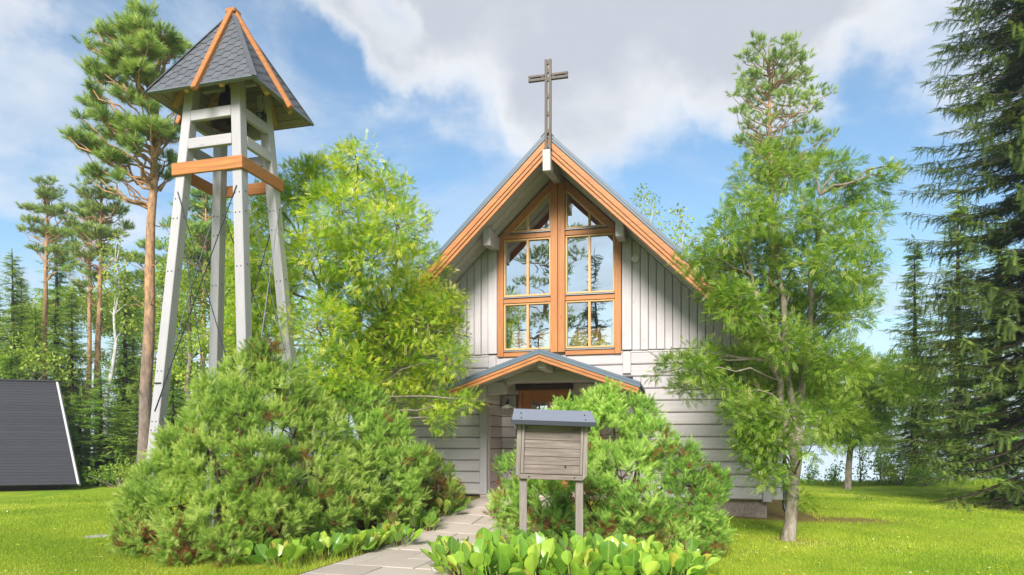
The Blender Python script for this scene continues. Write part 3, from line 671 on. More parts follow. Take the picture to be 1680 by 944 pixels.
# canopy over the door
can = grp('canopy', church); CZ, CS, CT, CD = 3.185, .357, 1.74, 2.04
for s in (-1, 1):
    def cr(t0, t1, a, b): return rake(t0, t1, a, b, CS, CZ)
    MB().prism(cr(0, s * CT, 0, .045), -CD - .02, -.08).build('canopy_sheet', M['metal'], can, .003)
    MB().prism(cr(0, s * CT, .047, .10), -CD - .035, -CD + .06).build('canopy_flashing', M['metal'], can, .003)
    MB().prism(cr(0, s * (CT - .02), .10, .155), -CD - .02, -CD + .02).build('canopy_fascia', M['orgX'], can, .004)
    MB().prism(cr(0, s * (CT - .04), .157, .215), -CD - .005, -CD + .03).build('canopy_fascia', M['orgX'], can, .004)
    y = -CD + .035
    for k in range(12):
        MB().prism(cr(0, s * (CT - .04), .06, .10 + .012 * (k % 2)), y, y + .158).build('canopy_board', M['greyX'], can, .003); y += .165
    mbg = MB()
    for q in range(4): mbg.prism(cr(0, s * CT, -.02, .002), -CD + .25 + .5 * q, -CD + .262 + .5 * q)
    mbg.build('standing_seam', M['metal'], can, 0)
    x0, x1 = sorted((s * 1.215, s * 1.485))        # cantilevered log brackets with chamfered ends
    zb, zt = 2.345, 2.655
    MB().hexa([(x0, -1.19, zb), (x1, -1.19, zb), (x1, -.13, zb), (x0, -.13, zb), (x0, -1.26, zb + .07), (x1, -1.26, zb + .07), (x1, -.13, zb + .07), (x0, -.13, zb + .07)]).build('bracket_log', M['greyY'], can, .012)
    MB().box(x0, x1, -1.26, -.13, zb + .072, zt).build('bracket_log', M['greyY'], can, .014)
    sx = sorted((s * 1.213, s * .86)); zc = 2.47
    pl = [(s * 1.213, zc), (s * .90, zc), (s * .86, zc + .05), (s * .86, zc + .19), (s * .89, zc + .225), (s * 1.213, zc + .225)]
    MB().prism(pl, -1.10, -.86).build('tie_log', M['greyX'], can, .01)
for z0, z1 in ((2.70, 2.895), (2.902, 3.09)):
    def tx(z): return (CZ - .10 - z) / CS
    MB().prism([(-tx(z0), z0), (tx(z0), z0), (tx(z1), z1), (-tx(z1), z1)] if z1 < 3.08 else [(-tx(z0), z0), (tx(z0), z0), (0, CZ - .105)], -.98, -.84).build('gable_board', M['greyX'], can, .006)
MB().hexa([(-.078, -1.83, 2.86), (.078, -1.83, 2.86), (.078, -.08, 2.86), (-.078, -.08, 2.86), (-.078, -1.88, 3.06), (.078, -1.88, 3.06), (.078, -.08, 3.06), (-.078, -.08, 3.06)]).build('canopy_ridge_beam', M['greyY'], can, .012)
# cross on the gable
cr_ = tag(empty('cross', (CH[0] - NN[0] * (DF + .085) + .03, CH[1] - NN[1] * (DF + .085), 6.955), -TH), 'tall weathered wooden cross of slotted boards standing on the gable peak', 'cross')
for s in (-1, 1):
    MB().box(*sorted((s * .016, s * .062)), -.03, .03, 0, 1.66).build('upright_board', M['cross'], cr_, .004)
    MB().box(-.37, -.065, -.028, .028, 1.335 + s * .036 - .020, 1.335 + s * .036 + .020).build('arm_board', M['cross'], cr_, .004)
    MB().box(  .065, .37, -.028, .028, 1.335 + s * .036 - .020, 1.335 + s * .036 + .020).build('arm_board', M['cross'], cr_, .004)
for z in (.03, .30, .62, .95, 1.26, 1.41, 1.57): MB().box(-.0155, .0155, -.024, .024, z, z + .07).build('spacer', M['cross'], cr_, 0)
for x in (-.365, .325, -.12, .08): MB().box(x, x + .04, -.02, .02, 1.318, 1.352).build('spacer', M['cross'], cr_, 0)
# round vent, lamp, downpipe, chairs behind the glass
def cloc(t, y, z): return (CH[0] + U[0] * t + NN[0] * y, CH[1] + U[1] * t + NN[1] * y, z)
v = tag(empty('wall_vent', cloc(1.545, -.09, 5.17), -TH), 'small round cream vent cover on the boards right of the window', 'vent')
def ylathe(prof, k=24):
    m = MB().lathe(prof, k=k); m.v = [(x, -z, y) for x, y, z in m.v]; return m
ylathe([(.0, .022), (.055, .022), (.058, .018), (.058, 0)]).build('vent_grille', M['white'], v, 0)
ylathe([(.060, .0), (.060, .026), (.076, .026), (.078, .0)]).build('vent_rim', M['enamel'], v, 0)
for k in range(-2, 3): MB().box(-.045, .045, -.027, -.0225, k * .02 - .003, k * .02 + .003).build('vent_slat', M['metal2'], v, 0)
lp = tag(empty('wall_lamp', cloc(-1.33, RD - .16, 2.30), -TH), 'unlit wall lamp with cream enamel shade and black arm beside the door', 'lamp')
MB().lathe([(.028, .085), (.04, .07), (.10, .045), (.145, .005), (.15, 0), (.143, .0), (.10, .035), (.03, .06)]).build('lamp_shade', M['enamel'], lp, 0, True)
MB().lathe([(.0, .15), (.026, .145), (.032, .12), (.032, .08)]).build('lamp_holder', M['black'], lp, 0, True)
MB().tube([(0, 0, .14), (0, .02, .19), (0, .08, .21), (0, .16, .17)], .011, 6).build('lamp_arm', M['black'], lp, 0, True)
MB().lathe([(0, -.02), (.03, -.01), (.038, .015), (.03, .05)]).build('bulb', M['white'], lp, 0, True)
dp = tag(empty('downpipe', cloc(4.33, .02, .09), -TH), 'black downpipe with curved outlet at the right church corner', 'pipe')
MB().tube([(0, .04, 3.0), (0, .04, .34), (.0, .0, .20), (.05, -.06, .10), (.13, -.13, .05)], .042, 10).build('pipe', M['black'], dp, 0, True)
MB().tube([(.128, -.128, .052), (.15, -.15, .04)], .052, 10).build('outlet', M['black'], dp, 0, True)
MB().tube([(0, .04, .78), (0, .04, .82)], .05, 10).build('clamp', M['steel'], dp, 0)
def chair(t, y, rz, label):
    c = tag(empty('chair', cloc(t, y, 2.96), -TH + rz), label, 'chair', 'chairs standing behind the gable window')
    MB().box(-.21, .21, -.21, .21, .43, .47).build('seat', M['chair'], c)
    for x in (-.2, .2):
        MB().bar((x, -.2, 0), (x, -.23, .93), .035, .035, (0, 1, 0)).build('leg', M['chair'], c)
        MB().bar((x, .19, 0), (x, .18, .43), .035, .035, (0, 1, 0)).build('leg', M['chair'], c)
    MB().box(-.185, .185, -.235, -.215, .50, .90).build('backrest', M['chair'], c)
    MB().box(-.19, .19, -.245, -.205, .905, .94).build('top_rail', M['chair'], c)
chair(-.86, .62, 0, 'yellow wooden chair behind the lower left pane of the gable window')
chair(-.33, .66, .2, 'yellow wooden chair left of the centre post of the gable window')
chair(.34, .66, -.15, 'yellow wooden chair just right of the centre post of the gable window')
chair(.80, .60, .05, 'yellow wooden chair behind the glazing bar of the lower right pane')

# ================================================================ the bell tower
TW = Vector((-4.39, 10.6, 0)); TT = R(15.0); tz = float(gz(-4.38, 10.6))
tower = tag(empty('bell_tower', (TW.x, TW.y, 0), -TT), 'open white timber bell tower on four leaning legs with pointed shingle roof', 'bell tower')
def hwx(z): return .499 - .0718 * (z - 5.5)
def hwy(z): return .405 - .059 * (z - 5.5)
def twp(sx, sy, z): return Vector((sx * hwx(z), sy * hwy(z), z))
LS = .079
corners = [(-1, -1), (1, -1), (1, 1), (-1, 1)]
for sx, sy in corners:
    a, b = twp(sx, sy, -.1), twp(sx, sy, 7.0); q = [(-LS, -LS), (LS, -LS), (LS, LS), (-LS, LS)]
    lg = MB().hexa([a + Vector((i, j, 0)) for i, j in q] + [b + Vector((i, j, 0)) for i, j in q]).build('leg', M['whiteZ'], tower, .008)
    for z in (1.72, 1.85, 2.6, 4.1, 4.9, 5.2):         # bolt heads
        c = twp(sx, sy, z)
        for dx in (-.035, .035): MB().box(c.x + dx - .008, c.x + dx + .008, c.y - LS - .006, c.y - LS + .002, z - .008, z + .008).build('bolt', M['cable'], lg, 0)
        MB().box(c.x + LS - .002, c.x + LS + .006, c.y - .008, c.y + .008, z + .03, z + .046).build('bolt', M['cable'], lg, 0)
def ring(name, z, hgt, th, out_, mat, ext=0.0):
    wx, wy = hwx(z) + out_, hwy(z) + out_
    for k in range(4):
        (ax, ay), (bx, by) = corners[k], corners[(k + 1) % 4]
        a = Vector((ax * wx, ay * wy, z)); b = Vector((bx * wx, by * wy, z)); d = (b - a).normalized()
        e = th / 2 if k % 2 == 0 else -th / 2 - .001
        MB().bar(a - d * e, b + d * e, th, hgt).build(name, mat, tower, .006)
ring('band_board', 5.64, .185, .045, LS + .024, M['orgX'], LS + .07)
for z, ks in ((6.03, range(4)), (6.46, range(4))):
    for k in ks:
        (ax, ay), (bx, by) = corners[k], corners[(k + 1) % 4]
        a = twp(ax, ay, z); b = twp(bx, by, z); d = (b - a).normalized(); o_ = Vector((d.y, -d.x, 0)) * .045
        MB().bar(a + d * (LS + .002) + o_, b - d * (LS + .002) + o_, .07, .155).build('rail', M['whiteX'], tower, .006)
for k in range(4):                                 # crossed tie rods on each side
    (ax, ay), (bx, by) = corners[k], corners[(k + 1) % 4]; nrm = Vector((ay * 0 + (ax + bx) / 2, (ay + by) / 2, 0)) * (LS + .012)
    for p, q in (((ax, ay), (bx, by)), ((bx, by), (ax, ay))):
        MB().tube([twp(*p, 5.3) + nrm, twp(*q, 2.0) + nrm], .0075, 5).build('tie_rod', M['steel'] if k % 2 else M['cable'], tower, 0)
    MB().bar(twp(ax, ay, 2.42) + nrm - Vector(((bx - ax), (by - ay), 0)).normalized() * .06, twp(ax, ay, 2.42) + nrm + Vector(((bx - ax), (by - ay), 0)).normalized() * .06, .006, .02).build('strap', M['cable'], tower, 0)
# roof: four sloping faces, shingled on the two that face the visitor
ZE, ZA = 6.69, 8.20
troof = grp('tower_roof', tower); troof.location = (.07, 0, 0)
def clip(poly, f):
    o = []
    for i in range(len(poly)):
        a, b = poly[i], poly[(i + 1) % len(poly)]; fa, fb = f(a), f(b)
        if fa >= 0: o.append(a)
        if (fa >= 0) != (fb >= 0): t = fa / (fa - fb); o.append((a[0] + (b[0] - a[0]) * t, a[1] + (b[1] - a[1]) * t))
    return o
for k in range(4):
    ang = k * math.pi / 2 - math.pi / 2             # outward direction of this face
    RW, RO = ((.92, .775), (.775, .92))[k % 2]           # half width along the eave, distance of the eave from the axis
    sl_len = math.hypot(ZA - ZE, RO); nz = RO / sl_len; nh = (ZA - ZE) / sl_len
    ho = Vector((math.cos(ang), math.sin(ang), 0)); ax = Vector((-ho.y, ho.x, 0)); nrm = ho * nh + Vector((0, 0, nz)); upv = -ho * nz + Vector((0, 0, nh)); org = ho * RO + Vector((0, 0, ZE))
    def fp(a, s, h): return org + ax * a + upv * s + nrm * h
    MB().add([fp(-RW, 0, 0), fp(RW, 0, 0), fp(0, sl_len, 0), fp(-RW + .03, 0, -.03), fp(RW - .03, 0, -.03), fp(0, sl_len - .04, -.03)], [(0, 1, 2), (5, 4, 3), (0, 3, 4, 1), (1, 4, 5, 2), (2, 5, 3, 0)]).build('roof_board', M['shingle'], troof, 0)
    MB().add([fp(-RW - .004, -.004, .014), fp(RW + .004, -.004, .014), fp(RW, -.002, -.02), fp(-RW, -.002, -.02), fp(-RW + .012, .018, .014), fp(RW - .012, .018, .014)], [(0, 1, 5, 4), (0, 3, 2, 1)]).build('eave_trim', M['steel'], troof, 0)
    for r_ in range(10):                           # lining boards under the face
        s0, s1 = r_ * .115 + .01, r_ * .115 + .118; h0 = RW * (1 - s0 / sl_len) - .04; h1 = RW * (1 - s1 / sl_len) - .04
        MB().hexa([fp(-h0, s0, -.048), fp(h0, s0, -.048), fp(h1, s1, -.048), fp(-h1, s1, -.048), fp(-h0, s0, -.034), fp(h0, s0, -.034), fp(h1, s1, -.034), fp(-h1, s1, -.034)]).build('lining_board', M['soffit'], troof, .003)
    if k in (0, 1):
        hr = .088; row = -1; s = 0.0; R3 = hr * math.sqrt(3)
        for cx_ in range(-8, 9):
            for cy_ in range(-1, 13):
                x = cx_ * hr * 1.5; y = cy_ * R3 + (R3 / 2 if cx_ % 2 else 0)
                poly = [(x + (hr - .003) * math.cos(math.pi / 3 * j), y + (hr - .003) * math.sin(math.pi / 3 * j)) for j in range(6)]
                poly = clip(poly, lambda p: p[1] - .012); edge = lambda p, sg: (RW * (1 - p[1] / sl_len) - sg * p[0]) - .012
                if poly: poly = clip(poly, lambda p: edge(p, 1))
                if poly: poly = clip(poly, lambda p: edge(p, -1))
                if len(poly) < 3: continue
                ar = abs(sum(poly[i][0] * poly[(i + 1) % len(poly)][1] - poly[(i + 1) % len(poly)][0] * poly[i][1] for i in range(len(poly)))) / 2
                if ar < .0008: continue
                yl = min(p[1] for p in poly); n = len(poly); top_ = [fp(a, b, .014 - .05 * (b - yl) + .002 * random.random()) for a, b in poly]
                MB().add(top_ + [fp(a, b, .0) for a, b in poly], [tuple(range(n))] + [(i, i + n, (i + 1) % n + n, (i + 1) % n) for i in range(n)]).build('shingle', M['shingle'], troof, 0)
    MB().bar(fp(0, -.13, .035), fp(0, sl_len - .01, .035), .085, .07, nrm).build('batten', M['orgX'], troof, .008)
    MB().bar(fp(-RW, 0, .018) - ax * 0, Vector((0, 0, ZA + .02)), .07, .012, (ho - ax).normalized() * nh + Vector((0, 0, nz))).build('hip_strip', M['shingle'], troof, 0)
    for s_ in (-.30, .30):
        MB().bar(fp(s_, .06, -.09), fp(s_, .7, -.09), .07, .07, nrm).build('rafter', M['sash'], troof, .004)
MB().box(-.085, .085, -.085, .085, ZA - .03, ZA + .035).build('cap', M['orgX'], troof, .01)
MB().box(-.055, .055, -.055, .055, ZA - .14, ZA - .031).build('cap_block', M['orgX'], troof, .006)
MB().box(-.48, .48, -.035, .035, 7.02, 7.14).build('bell_beam', M['whiteX'], tower, .006)
MB().box(-.22, .22, -.22, .22, 7.15, 7.45).build('bell_housing', M['darkwood'], tower, .01)
bell = tag(empty('bell', cloc(0, 0, 0)), 'dark bronze bell hanging under the tower roof', 'bell'); bell.location = (TW.x, TW.y, 6.45)
MB().lathe([(0, .50), (.06, .50), (.13, .47), (.155, .40), (.17, .25), (.205, .12), (.265, .03), (.28, 0), (.262, 0), (.19, .12), (.15, .28), (.12, .42), (0, .45)], k=28).build('bell_body', M['bronze'], bell, 0, True)
MB().lathe([(0, -.05), (.035, -.03), (.045, .0), (.03, .04), (.012, .06), (.012, .4)], k=12).build('clapper', M['cable'], bell, 0, True)
MB().box(-.05, .05, -.04, .04, .50, .62).build('yoke', M['cable'], bell)
fl = tag(empty('floodlight', (0, 0, 0), -TH), 'small black floodlight on the right hand leg of the bell tower', 'lamp')
c = twp(1, 1, 6.62); lc = Matrix.Rotation(-TT, 3, 'Z') @ Vector((c.x + .02, c.y - LS - .07, c.z)); fl.location = (TW.x + lc.x, TW.y + lc.y, lc.z)
MB().box(-.07, .07, -.05, .05, -.06, .07).build('housing', M['black'], fl, .015)
MB().tube([(0, -.06, 0), (0, -.02, 0)], .045, 14).build('lens', M['steel'], fl, 0)
MB().tube([(0, .04, .05), (.0, .07, .16), (-.02, .06, .3), (.02, .05, .42)], .01, 6).build('cable', M['black'], fl, 0, True)

# ================================================================ the notice board
sg = tag(empty('notice_board', (P(905, 725, 8.0).x, 8.0, 0), .03), 'closed weathered wooden notice board with small grey metal roof on two posts', 'notice board')
def sx_(px): return (px - 905) / F * 8.0
def szz(py): return CAMZ - (py - HY) / F * 8.0
MB().box(sx_(852), sx_(864.5), -.01, .08, -.2, szz(700)).build('post', M['oldZ'], sg)
MB().box(sx_(944.5), sx_(957), -.01, .08, -.2, szz(703)).build('post', M['oldZ'], sg)
bd = grp('board_case', sg); bd.location = (0, 0, szz(740)); bd.rotation_euler = (0, R(1.9), 0)
z0, z1, hx = -(787 - 740) / F * 8, (740 - 694) / F * 8, .415
nb_ = 6
for i in range(nb_):
    a, b = z0 + .075 + (z1 - z0 - .09) * i / nb_, z0 + .075 + (z1 - z0 - .09) * (i + 1) / nb_
    MB().box(-hx + .04, hx - .04, -.045 - .003 * (i % 2), -.012, a + .002, b - .002).build('plank', M['oldX'], bd, .003)
for s in (-1, 1):
    MB().prism([(s * hx, z0 + .05), (s * (hx - .05), z0), (s * (hx - .055), z1), (s * (hx + .0), z1)], -.062, -.011).build('side_board', M['oldZ'], bd, .004)
    MB().box(*sorted((s * (hx - .058), s * (hx - .088))), -.078, -.049, z0 + .065, z1 - .02).build('moulding', M['oldZ'], bd, .004)
    MB().box(*sorted((s * (hx + .004), s * (hx + .028))), -.07, .1, z1 - .09, z1 + .02).build('roof_bracket', M['oldZ'], bd, .004)
MB().prism([(-hx + .051, z0), (hx - .051, z0), (hx - .051, z0 + .062), (-hx + .051, z0 + .062)], -.064, -.011).build('bottom_board', M['oldX'], bd, .004)
MB().box(-hx + .09, hx - .09, -.079, -.05, z0 + .066, z0 + .092).build('moulding', M['oldX'], bd, .004)
MB().box(-hx + .09, hx - .09, -.079, -.05, z1 - .035, z1 - .018).build('moulding', M['oldX'], bd, .004)
MB().box(-hx, hx, -.01, .0, z0 + .02, z1).build('back_board', M['oldX'], bd, 0)
for x, z in ((-.30, z1 - .075), (.29, z1 - .08), (.25, z1 - .078), (-.26, z0 + .03), (.27, z0 + .03), (.16, z0 + .16)):
    ylathe([(0, .006), (.011, .005), (.012, 0)], 8).build('screw', M['black'], bd, 0).location = (x, -.06, z)
rz0, rx = z1 + .005, .485
rf = grp('board_roof', sg); rf.location = bd.location; rf.rotation_euler = bd.rotation_euler
MB().hexa([(-rx, -.20, rz0 - .005), (rx, -.20, rz0 - .005), (rx - .03, .03, rz0 + .135), (-rx + .03, .03, rz0 + .135), (-rx, -.20, rz0 + .012), (rx, -.20, rz0 + .012), (rx - .03, .03, rz0 + .15), (-rx + .03, .03, rz0 + .15)]).build('roof_sheet', M['metal2'], rf, .003)
MB().hexa([(-rx + .03, .032, rz0 + .135), (rx - .03, .032, rz0 + .135), (rx, .24, rz0), (-rx, .24, rz0), (-rx + .03, .032, rz0 + .15), (rx - .03, .032, rz0 + .15), (rx, .24, rz0 + .015), (-rx, .24, rz0 + .015)]).build('roof_sheet', M['metal2'], rf, .003)
MB().box(-rx, rx, -.207, -.201, rz0 - .04, rz0 + .012).build('drip_edge', M['cable'], rf, 0)
MB().box(-rx + .03, rx - .03, -.19, .2, rz0 - .02, rz0 - .008).build('roof_board', M['oldX'], rf, 0)
for x in (-.375, .365):
    for y, z in ((-.165, .033), (-.07, .092)): MB().lathe([(0, .016), (.008, .012), (.009, 0)], (x, y, rz0 + z - .004), 8).build('screw', M['black'], rf, 0)

# ================================================================ the cabin at the left
cb = tag(empty('cabin', (P(0, 725, 21.2).x, 21.2, 0)), 'low dark cabin whose steep felt roof reaches almost to the lawn', 'cabin')
def cl(px, py, Y): p = P(px, py, Y); return Vector((p.x - cb.location.x, p.y - cb.location.y, p.z))
A = cl(-110, 622, 22.6); B = cl(92, 627, 22.9); C_ = cl(127, 795, 20.9); D_ = cl(-150, 799, 20.4)
nn = (C_ - D_).cross(B - C_).normalized()
if nn.y > 0: nn = -nn
for i in range(36):                                # courses of felt, each lapping the one below
    t0, t1 = i / 36, (i + 1) / 36
    p = [D_.lerp(A, t0), C_.lerp(B, t0), C_.lerp(B, t1), D_.lerp(A, t1)]
    MB().hexa([p[0] - nn * .05, p[1] - nn * .05, p[2] - nn * .05, p[3] - nn * .05, p[0] + nn * .011, p[1] + nn * .011, p[2] + nn * .003, p[3] + nn * .003]).build('felt_course', M['felt'], cb, 0)
tr = B - C_; sd_ = (C_ - D_).normalized()
MB().hexa([C_ - nn * .09, C_ + sd_ * .07 - nn * .09, B + sd_ * .07 - nn * .09, B - nn * .09, C_ + nn * .03, C_ + sd_ * .07 + nn * .03, B + sd_ * .07 + nn * .03, B + nn * .03]).build('verge_board', M['whiteZ'], cb, .004)
bk = Vector((0, 2.2, 0)); MB().hexa([D_ + Vector((-2.9, 4.2, 0)), C_ + Vector((-3.2, 4.2, 0)), B + Vector((-.08, .12, 0)), A + Vector((-.08, .12, 0)), D_ + Vector((-2.9, 4.3, 0)), C_ + Vector((-3.2, 4.3, 0)), B + Vector((-.1, .2, .02)), A + Vector((-.1, .2, .02))]).build('roof_back', M['felt'], cb, 0)
MB().add([C_ + Vector((-.12, .1, .05)), C_ + Vector((-3.3, 4.1, .05)), B + Vector((-.14, .1, -.05))], [(0, 1, 2)]).build('gable', M['darkwood'], cb, 0)
MB().bar(A + Vector((0, .06, .03)), B + Vector((.05, .06, .03)), .22, .05).build('ridge_strip', M['felt'], cb, 0)
MB().hexa([cl(-150, 812, 21.0), cl(102, 808, 21.5), cl(102, 808, 21.5) + Vector((-2.6, 3, 0)), cl(-150, 812, 21) + Vector((0, 3, 0)), cl(-150, 790, 21.0), cl(102, 788, 21.5), cl(102, 788, 21.5) + Vector((-2.6, 3, 0)), cl(-150, 790, 21) + Vector((0, 3, 0))]).build('base_wall', M['darkwood'], cb, .01)

# ================================================================ the path, stones
pa, pb = Vector((-2.05, 5.9)), Vector((.42, 14.05)); pd = (pb - pa).normalized(); pp_ = Vector((pd.y, -pd.x)); PL = (pb - pa).length; PW = 1.9
path = tag(empty('path', (0, 0, 0)), kind='structure')
mb = MB(); n = 40; vs = []; 
for i in range(n + 1):
    c = pa + pd * (PL * i / n)
    for s in np.linspace(-PW / 2 - .06, PW / 2 + .06, 5): q = c + pp_ * s; vs.append((q.x, q.y, float(gz(q.x, q.y)) + .012))
mb.add(vs, [(i * 5 + j, i * 5 + j + 1, (i + 1) * 5 + j + 1, (i + 1) * 5 + j) for i in range(n) for j in range(4)])
mb.build('joint_sand', M['joint'], path, 0)
sm_ = {}
def slab_mesh(wd, ln):
    key = (round(wd, 2), round(ln, 2))
    if key not in sm_:
        b = MB(); h = .05; c = .008; W_, L_ = wd / 2 - .008, ln / 2 - .008
        b.add([(-W_, -L_, -h), (W_, -L_, -h), (W_, L_, -h), (-W_, L_, -h), (-W_, -L_, -c), (W_, -L_, -c), (W_, L_, -c), (-W_, L_, -c), (-W_ + c, -L_ + c, 0), (W_ - c, -L_ + c, 0), (W_ - c, L_ - c, 0), (-W_ + c, L_ - c, 0)],
              [(0, 1, 5, 4), (1, 2, 6, 5), (2, 3, 7, 6), (3, 0, 4, 7), (4, 5, 9, 8), (5, 6, 10, 9), (6, 7, 11, 10), (7, 4, 8, 11), (8, 9, 10, 11)])
        sm_[key] = b.mesh('paving_slab')
    return sm_[key]
RL = .62; nr = int(PL / RL) + 1
for i in range(nr):
    ws = [.30, .80, .80] if i % 2 == 0 else [.70, .80, .40]
    x = -PW / 2
    for wd in ws:
        for (lo, hi) in ((0, RL),):
            c = pa + pd * (i * RL + RL / 2) + pp_ * (x + wd / 2)
            if c.y < 14.3 or abs((c - Vector((CH[0], CH[1]))).dot(Vector((U[0], U[1])))) < 1.5:
                g0 = float(gz(c.x, c.y)); gy = (float(gz(c.x + pd.x * .2, c.y + pd.y * .2)) - float(gz(c.x - pd.x * .2, c.y - pd.y * .2))) / .4; gx = (float(gz(c.x + pp_.x * .2, c.y + pp_.y * .2)) - float(gz(c.x - pp_.x * .2, c.y - pp_.y * .2))) / .4
                zax = Vector((-(gx * pp_.x + gy * pd.x), -(gx * pp_.y + gy * pd.y), 1)).normalized(); yax = Vector((pd.x, pd.y, gy)).normalized(); xax = yax.cross(zax).normalized(); yax = zax.cross(xax)
                zax = (zax + Vector((random.uniform(-1, 1), random.uniform(-1, 1), 0)) * .004).normalized(); xax = yax.cross(zax).normalized()
                o = link('paving_slab', slab_mesh(wd, RL), M['slab'], path)
                o.matrix_local = Matrix.Translation((c.x, c.y, g0 + .024 + random.uniform(-.002, .003))) @ Matrix((xax, zax.cross(xax), zax)).transposed().to_4x4()
        x += wd
def rock(name, loc, sz, label, seed, mat='stone'):
    bm = bmesh.new(); bmesh.ops.create_icosphere(bm, subdivisions=3, radius=1); g = random.Random(seed)
    pl = [(Vector((g.uniform(-1, 1), g.uniform(-1, 1), g.uniform(-.4, 1))).normalized(), g.uniform(.62, .9)) for _ in range(9)]
    for v_ in bm.verts:
        for nrm, dd in pl:
            e = v_.co.dot(nrm) - dd
            if e > 0: v_.co -= nrm * e * .85
        v_.co *= 1 + g.uniform(-.02, .02); v_.co = Vector((v_.co.x * sz[0], v_.co.y * sz[1], v_.co.z * sz[2]))
    me = bpy.data.meshes.new(name); bm.to_mesh(me); bm.free()
    o = link(name, me, M[mat], None, loc); return tag(o, label, 'stone')
q = P(727, 931, 8.15); rock('edging_stone', (q.x, 8.15, .05), (.16, .13, .11), 'pale lichen covered stone at the path edge beside the broad leaved plants', 3)
q = P(180, 881, 11.0); rock('lawn_stone', (q.x - .1, 11.1, -.02), (.42, .28, .06), 'flat grey stone lying in the lawn left of the big pine bush', 5)
q = P(1355, 866, 12.3); rock('flat_stone', (q.x, 12.6, -.01), (.55, .22, .05), 'flat pale stone in the soil right of the church corner', 8)
q = P(1645, 820, 17); 

# ================================================================ trees and bushes
def yf_rowanL(px, py, g):
    k = max(0.0, 1 - ((px - 585) / 230) ** 2 - ((py - 480) / 280) ** 2 * .6)
    return 12.4 + g.uniform(-1, .6) * 1.7 * math.sqrt(k) - (.35 if px > 700 else 0)
RL_ = [(585, 262, 32), (540, 290, 42), (500, 300, 38), (630, 310, 42), (470, 330, 40), (560, 350, 62), (650, 370, 50), (430, 370, 34), (520, 420, 62), (610, 430, 66), (690, 440, 44), (455, 430, 48),
       (730, 500, 36), (690, 530, 55), (610, 540, 66), (520, 540, 64), (440, 520, 48), (410, 600, 38), (735, 590, 34), (700, 640, 38), (650, 610, 50), (560, 620, 60), (480, 620, 50), (745, 660, 26), (715, 690, 22),
       (770, 655, 16), (640, 690, 30), (400, 440, 28), (395, 530, 34), (415, 480, 40), (425, 560, 40), (400, 400, 30), (440, 330, 30), (450, 480, 44), (575, 480, 50), (745, 545, 22), (665, 480, 40)]
b0 = P(590, 860, 12.4); b0.z = float(gz(b0.x, 12.4))
rowan('rowan_tree', tuple(b0), [tuple(P(585, 300, 12.4)), tuple(P(500, 400, 12.2)), tuple(P(660, 400, 12.5))], blobs_px(RL_, yf_rowanL, 3), M['rowanA'], 570,
      'large yellow green rowan tree between the bell tower and the church', .135, .10)
def yf_rowanR(px, py, g):
    k = max(0.0, 1 - ((px - 1290) / 190) ** 2 - ((py - 500) / 300) ** 2 * .6)
    return 10.6 + g.uniform(-1, .6) * 1.25 * math.sqrt(k)
RR_ = [(1262, 262, 22), (1235, 295, 28), (1290, 285, 30), (1340, 285, 28), (1380, 275, 20), (1425, 305, 20), (1455, 288, 15), (1475, 276, 9), (1398, 340, 22), (1438, 350, 18), (1390, 310, 18), (1410, 385, 22), (1440, 400, 14), (1225, 350, 38), (1285, 360, 46), (1350, 360, 36),
       (1185, 390, 26), (1155, 425, 24), (1125, 430, 14), (1225, 430, 46), (1300, 440, 56), (1370, 430, 42), (1415, 440, 26), (1240, 715, 28), (1250, 750, 24), (1225, 685, 28), (1262, 785, 18), (1245, 660, 30), (1275, 720, 24), (1210, 500, 38), (1265, 520, 52), (1335, 520, 52), (1395, 520, 32), (1420, 480, 18),
       (1150, 590, 28), (1105, 600, 20), (1180, 640, 24), (1125, 640, 20), (1082, 612, 10), (1235, 600, 46), (1305, 600, 52), (1365, 590, 38), (1215, 660, 24), (1240, 705, 24), (1225, 735, 16), (1295, 680, 32), (1262, 760, 20), (1345, 690, 20), (1330, 735, 16), (1312, 822, 11), (1285, 560, 40), (1278, 790, 14), (1200, 440, 34), (1175, 475, 26), (1195, 505, 26), (1160, 440, 18), (1390, 480, 30), (1150, 610, 24), (1195, 615, 26), (1400, 600, 22), (1260, 650, 30), (1325, 650, 28)]
RR_ = [(a, b, c * 1.12) for a, b, c in RR_]
b1 = P(1293, 888, 10.62); b1.z = float(gz(b1.x, 10.62))
rowan('rowan_tree', tuple(b1), [tuple(P(1265, 300, 10.7)), tuple(P(1345, 320, 10.5)), tuple(P(1225, 420, 10.4))], blobs_px(RR_, yf_rowanR, 5), M['rowanB'], 560,
      'slender green rowan tree on the lawn in front of the right church corner', .14, .13, fork=(.13, 0, 1.25), trunk_r=.10)
RK = [(1500, 612, 18), (1527, 622, 14), (1545, 632, 9), (1470, 600, 16), (1345, 610, 20), (1345, 640, 30), (1385, 620, 34), (1430, 620, 34), (1475, 632, 28), (1510, 640, 18), (1365, 675, 34), (1410, 668, 36), (1450, 665, 28), (1400, 706, 30), (1440, 712, 20), (1355, 705, 22), (1375, 728, 8)]
b2 = P(1390, 795, 22.5); b2.z = float(gz(b2.x, 22.5)) - .05
rowan('rowan_tree', tuple(b2), [tuple(P(1392, 640, 22.5)), tuple(P(1440, 640, 22.3))], blobs_px(RK, lambda px, py, g: 22.5 + g.uniform(-1, .3) * 1.2 - (1.2 if px > 1450 else 0), 6), M['rowanC'], 300,
      'small spreading yellow green tree on the lakeside edge of the lawn', .28, .12, fork=(.1, 0, 1.35), trunk_r=.11)

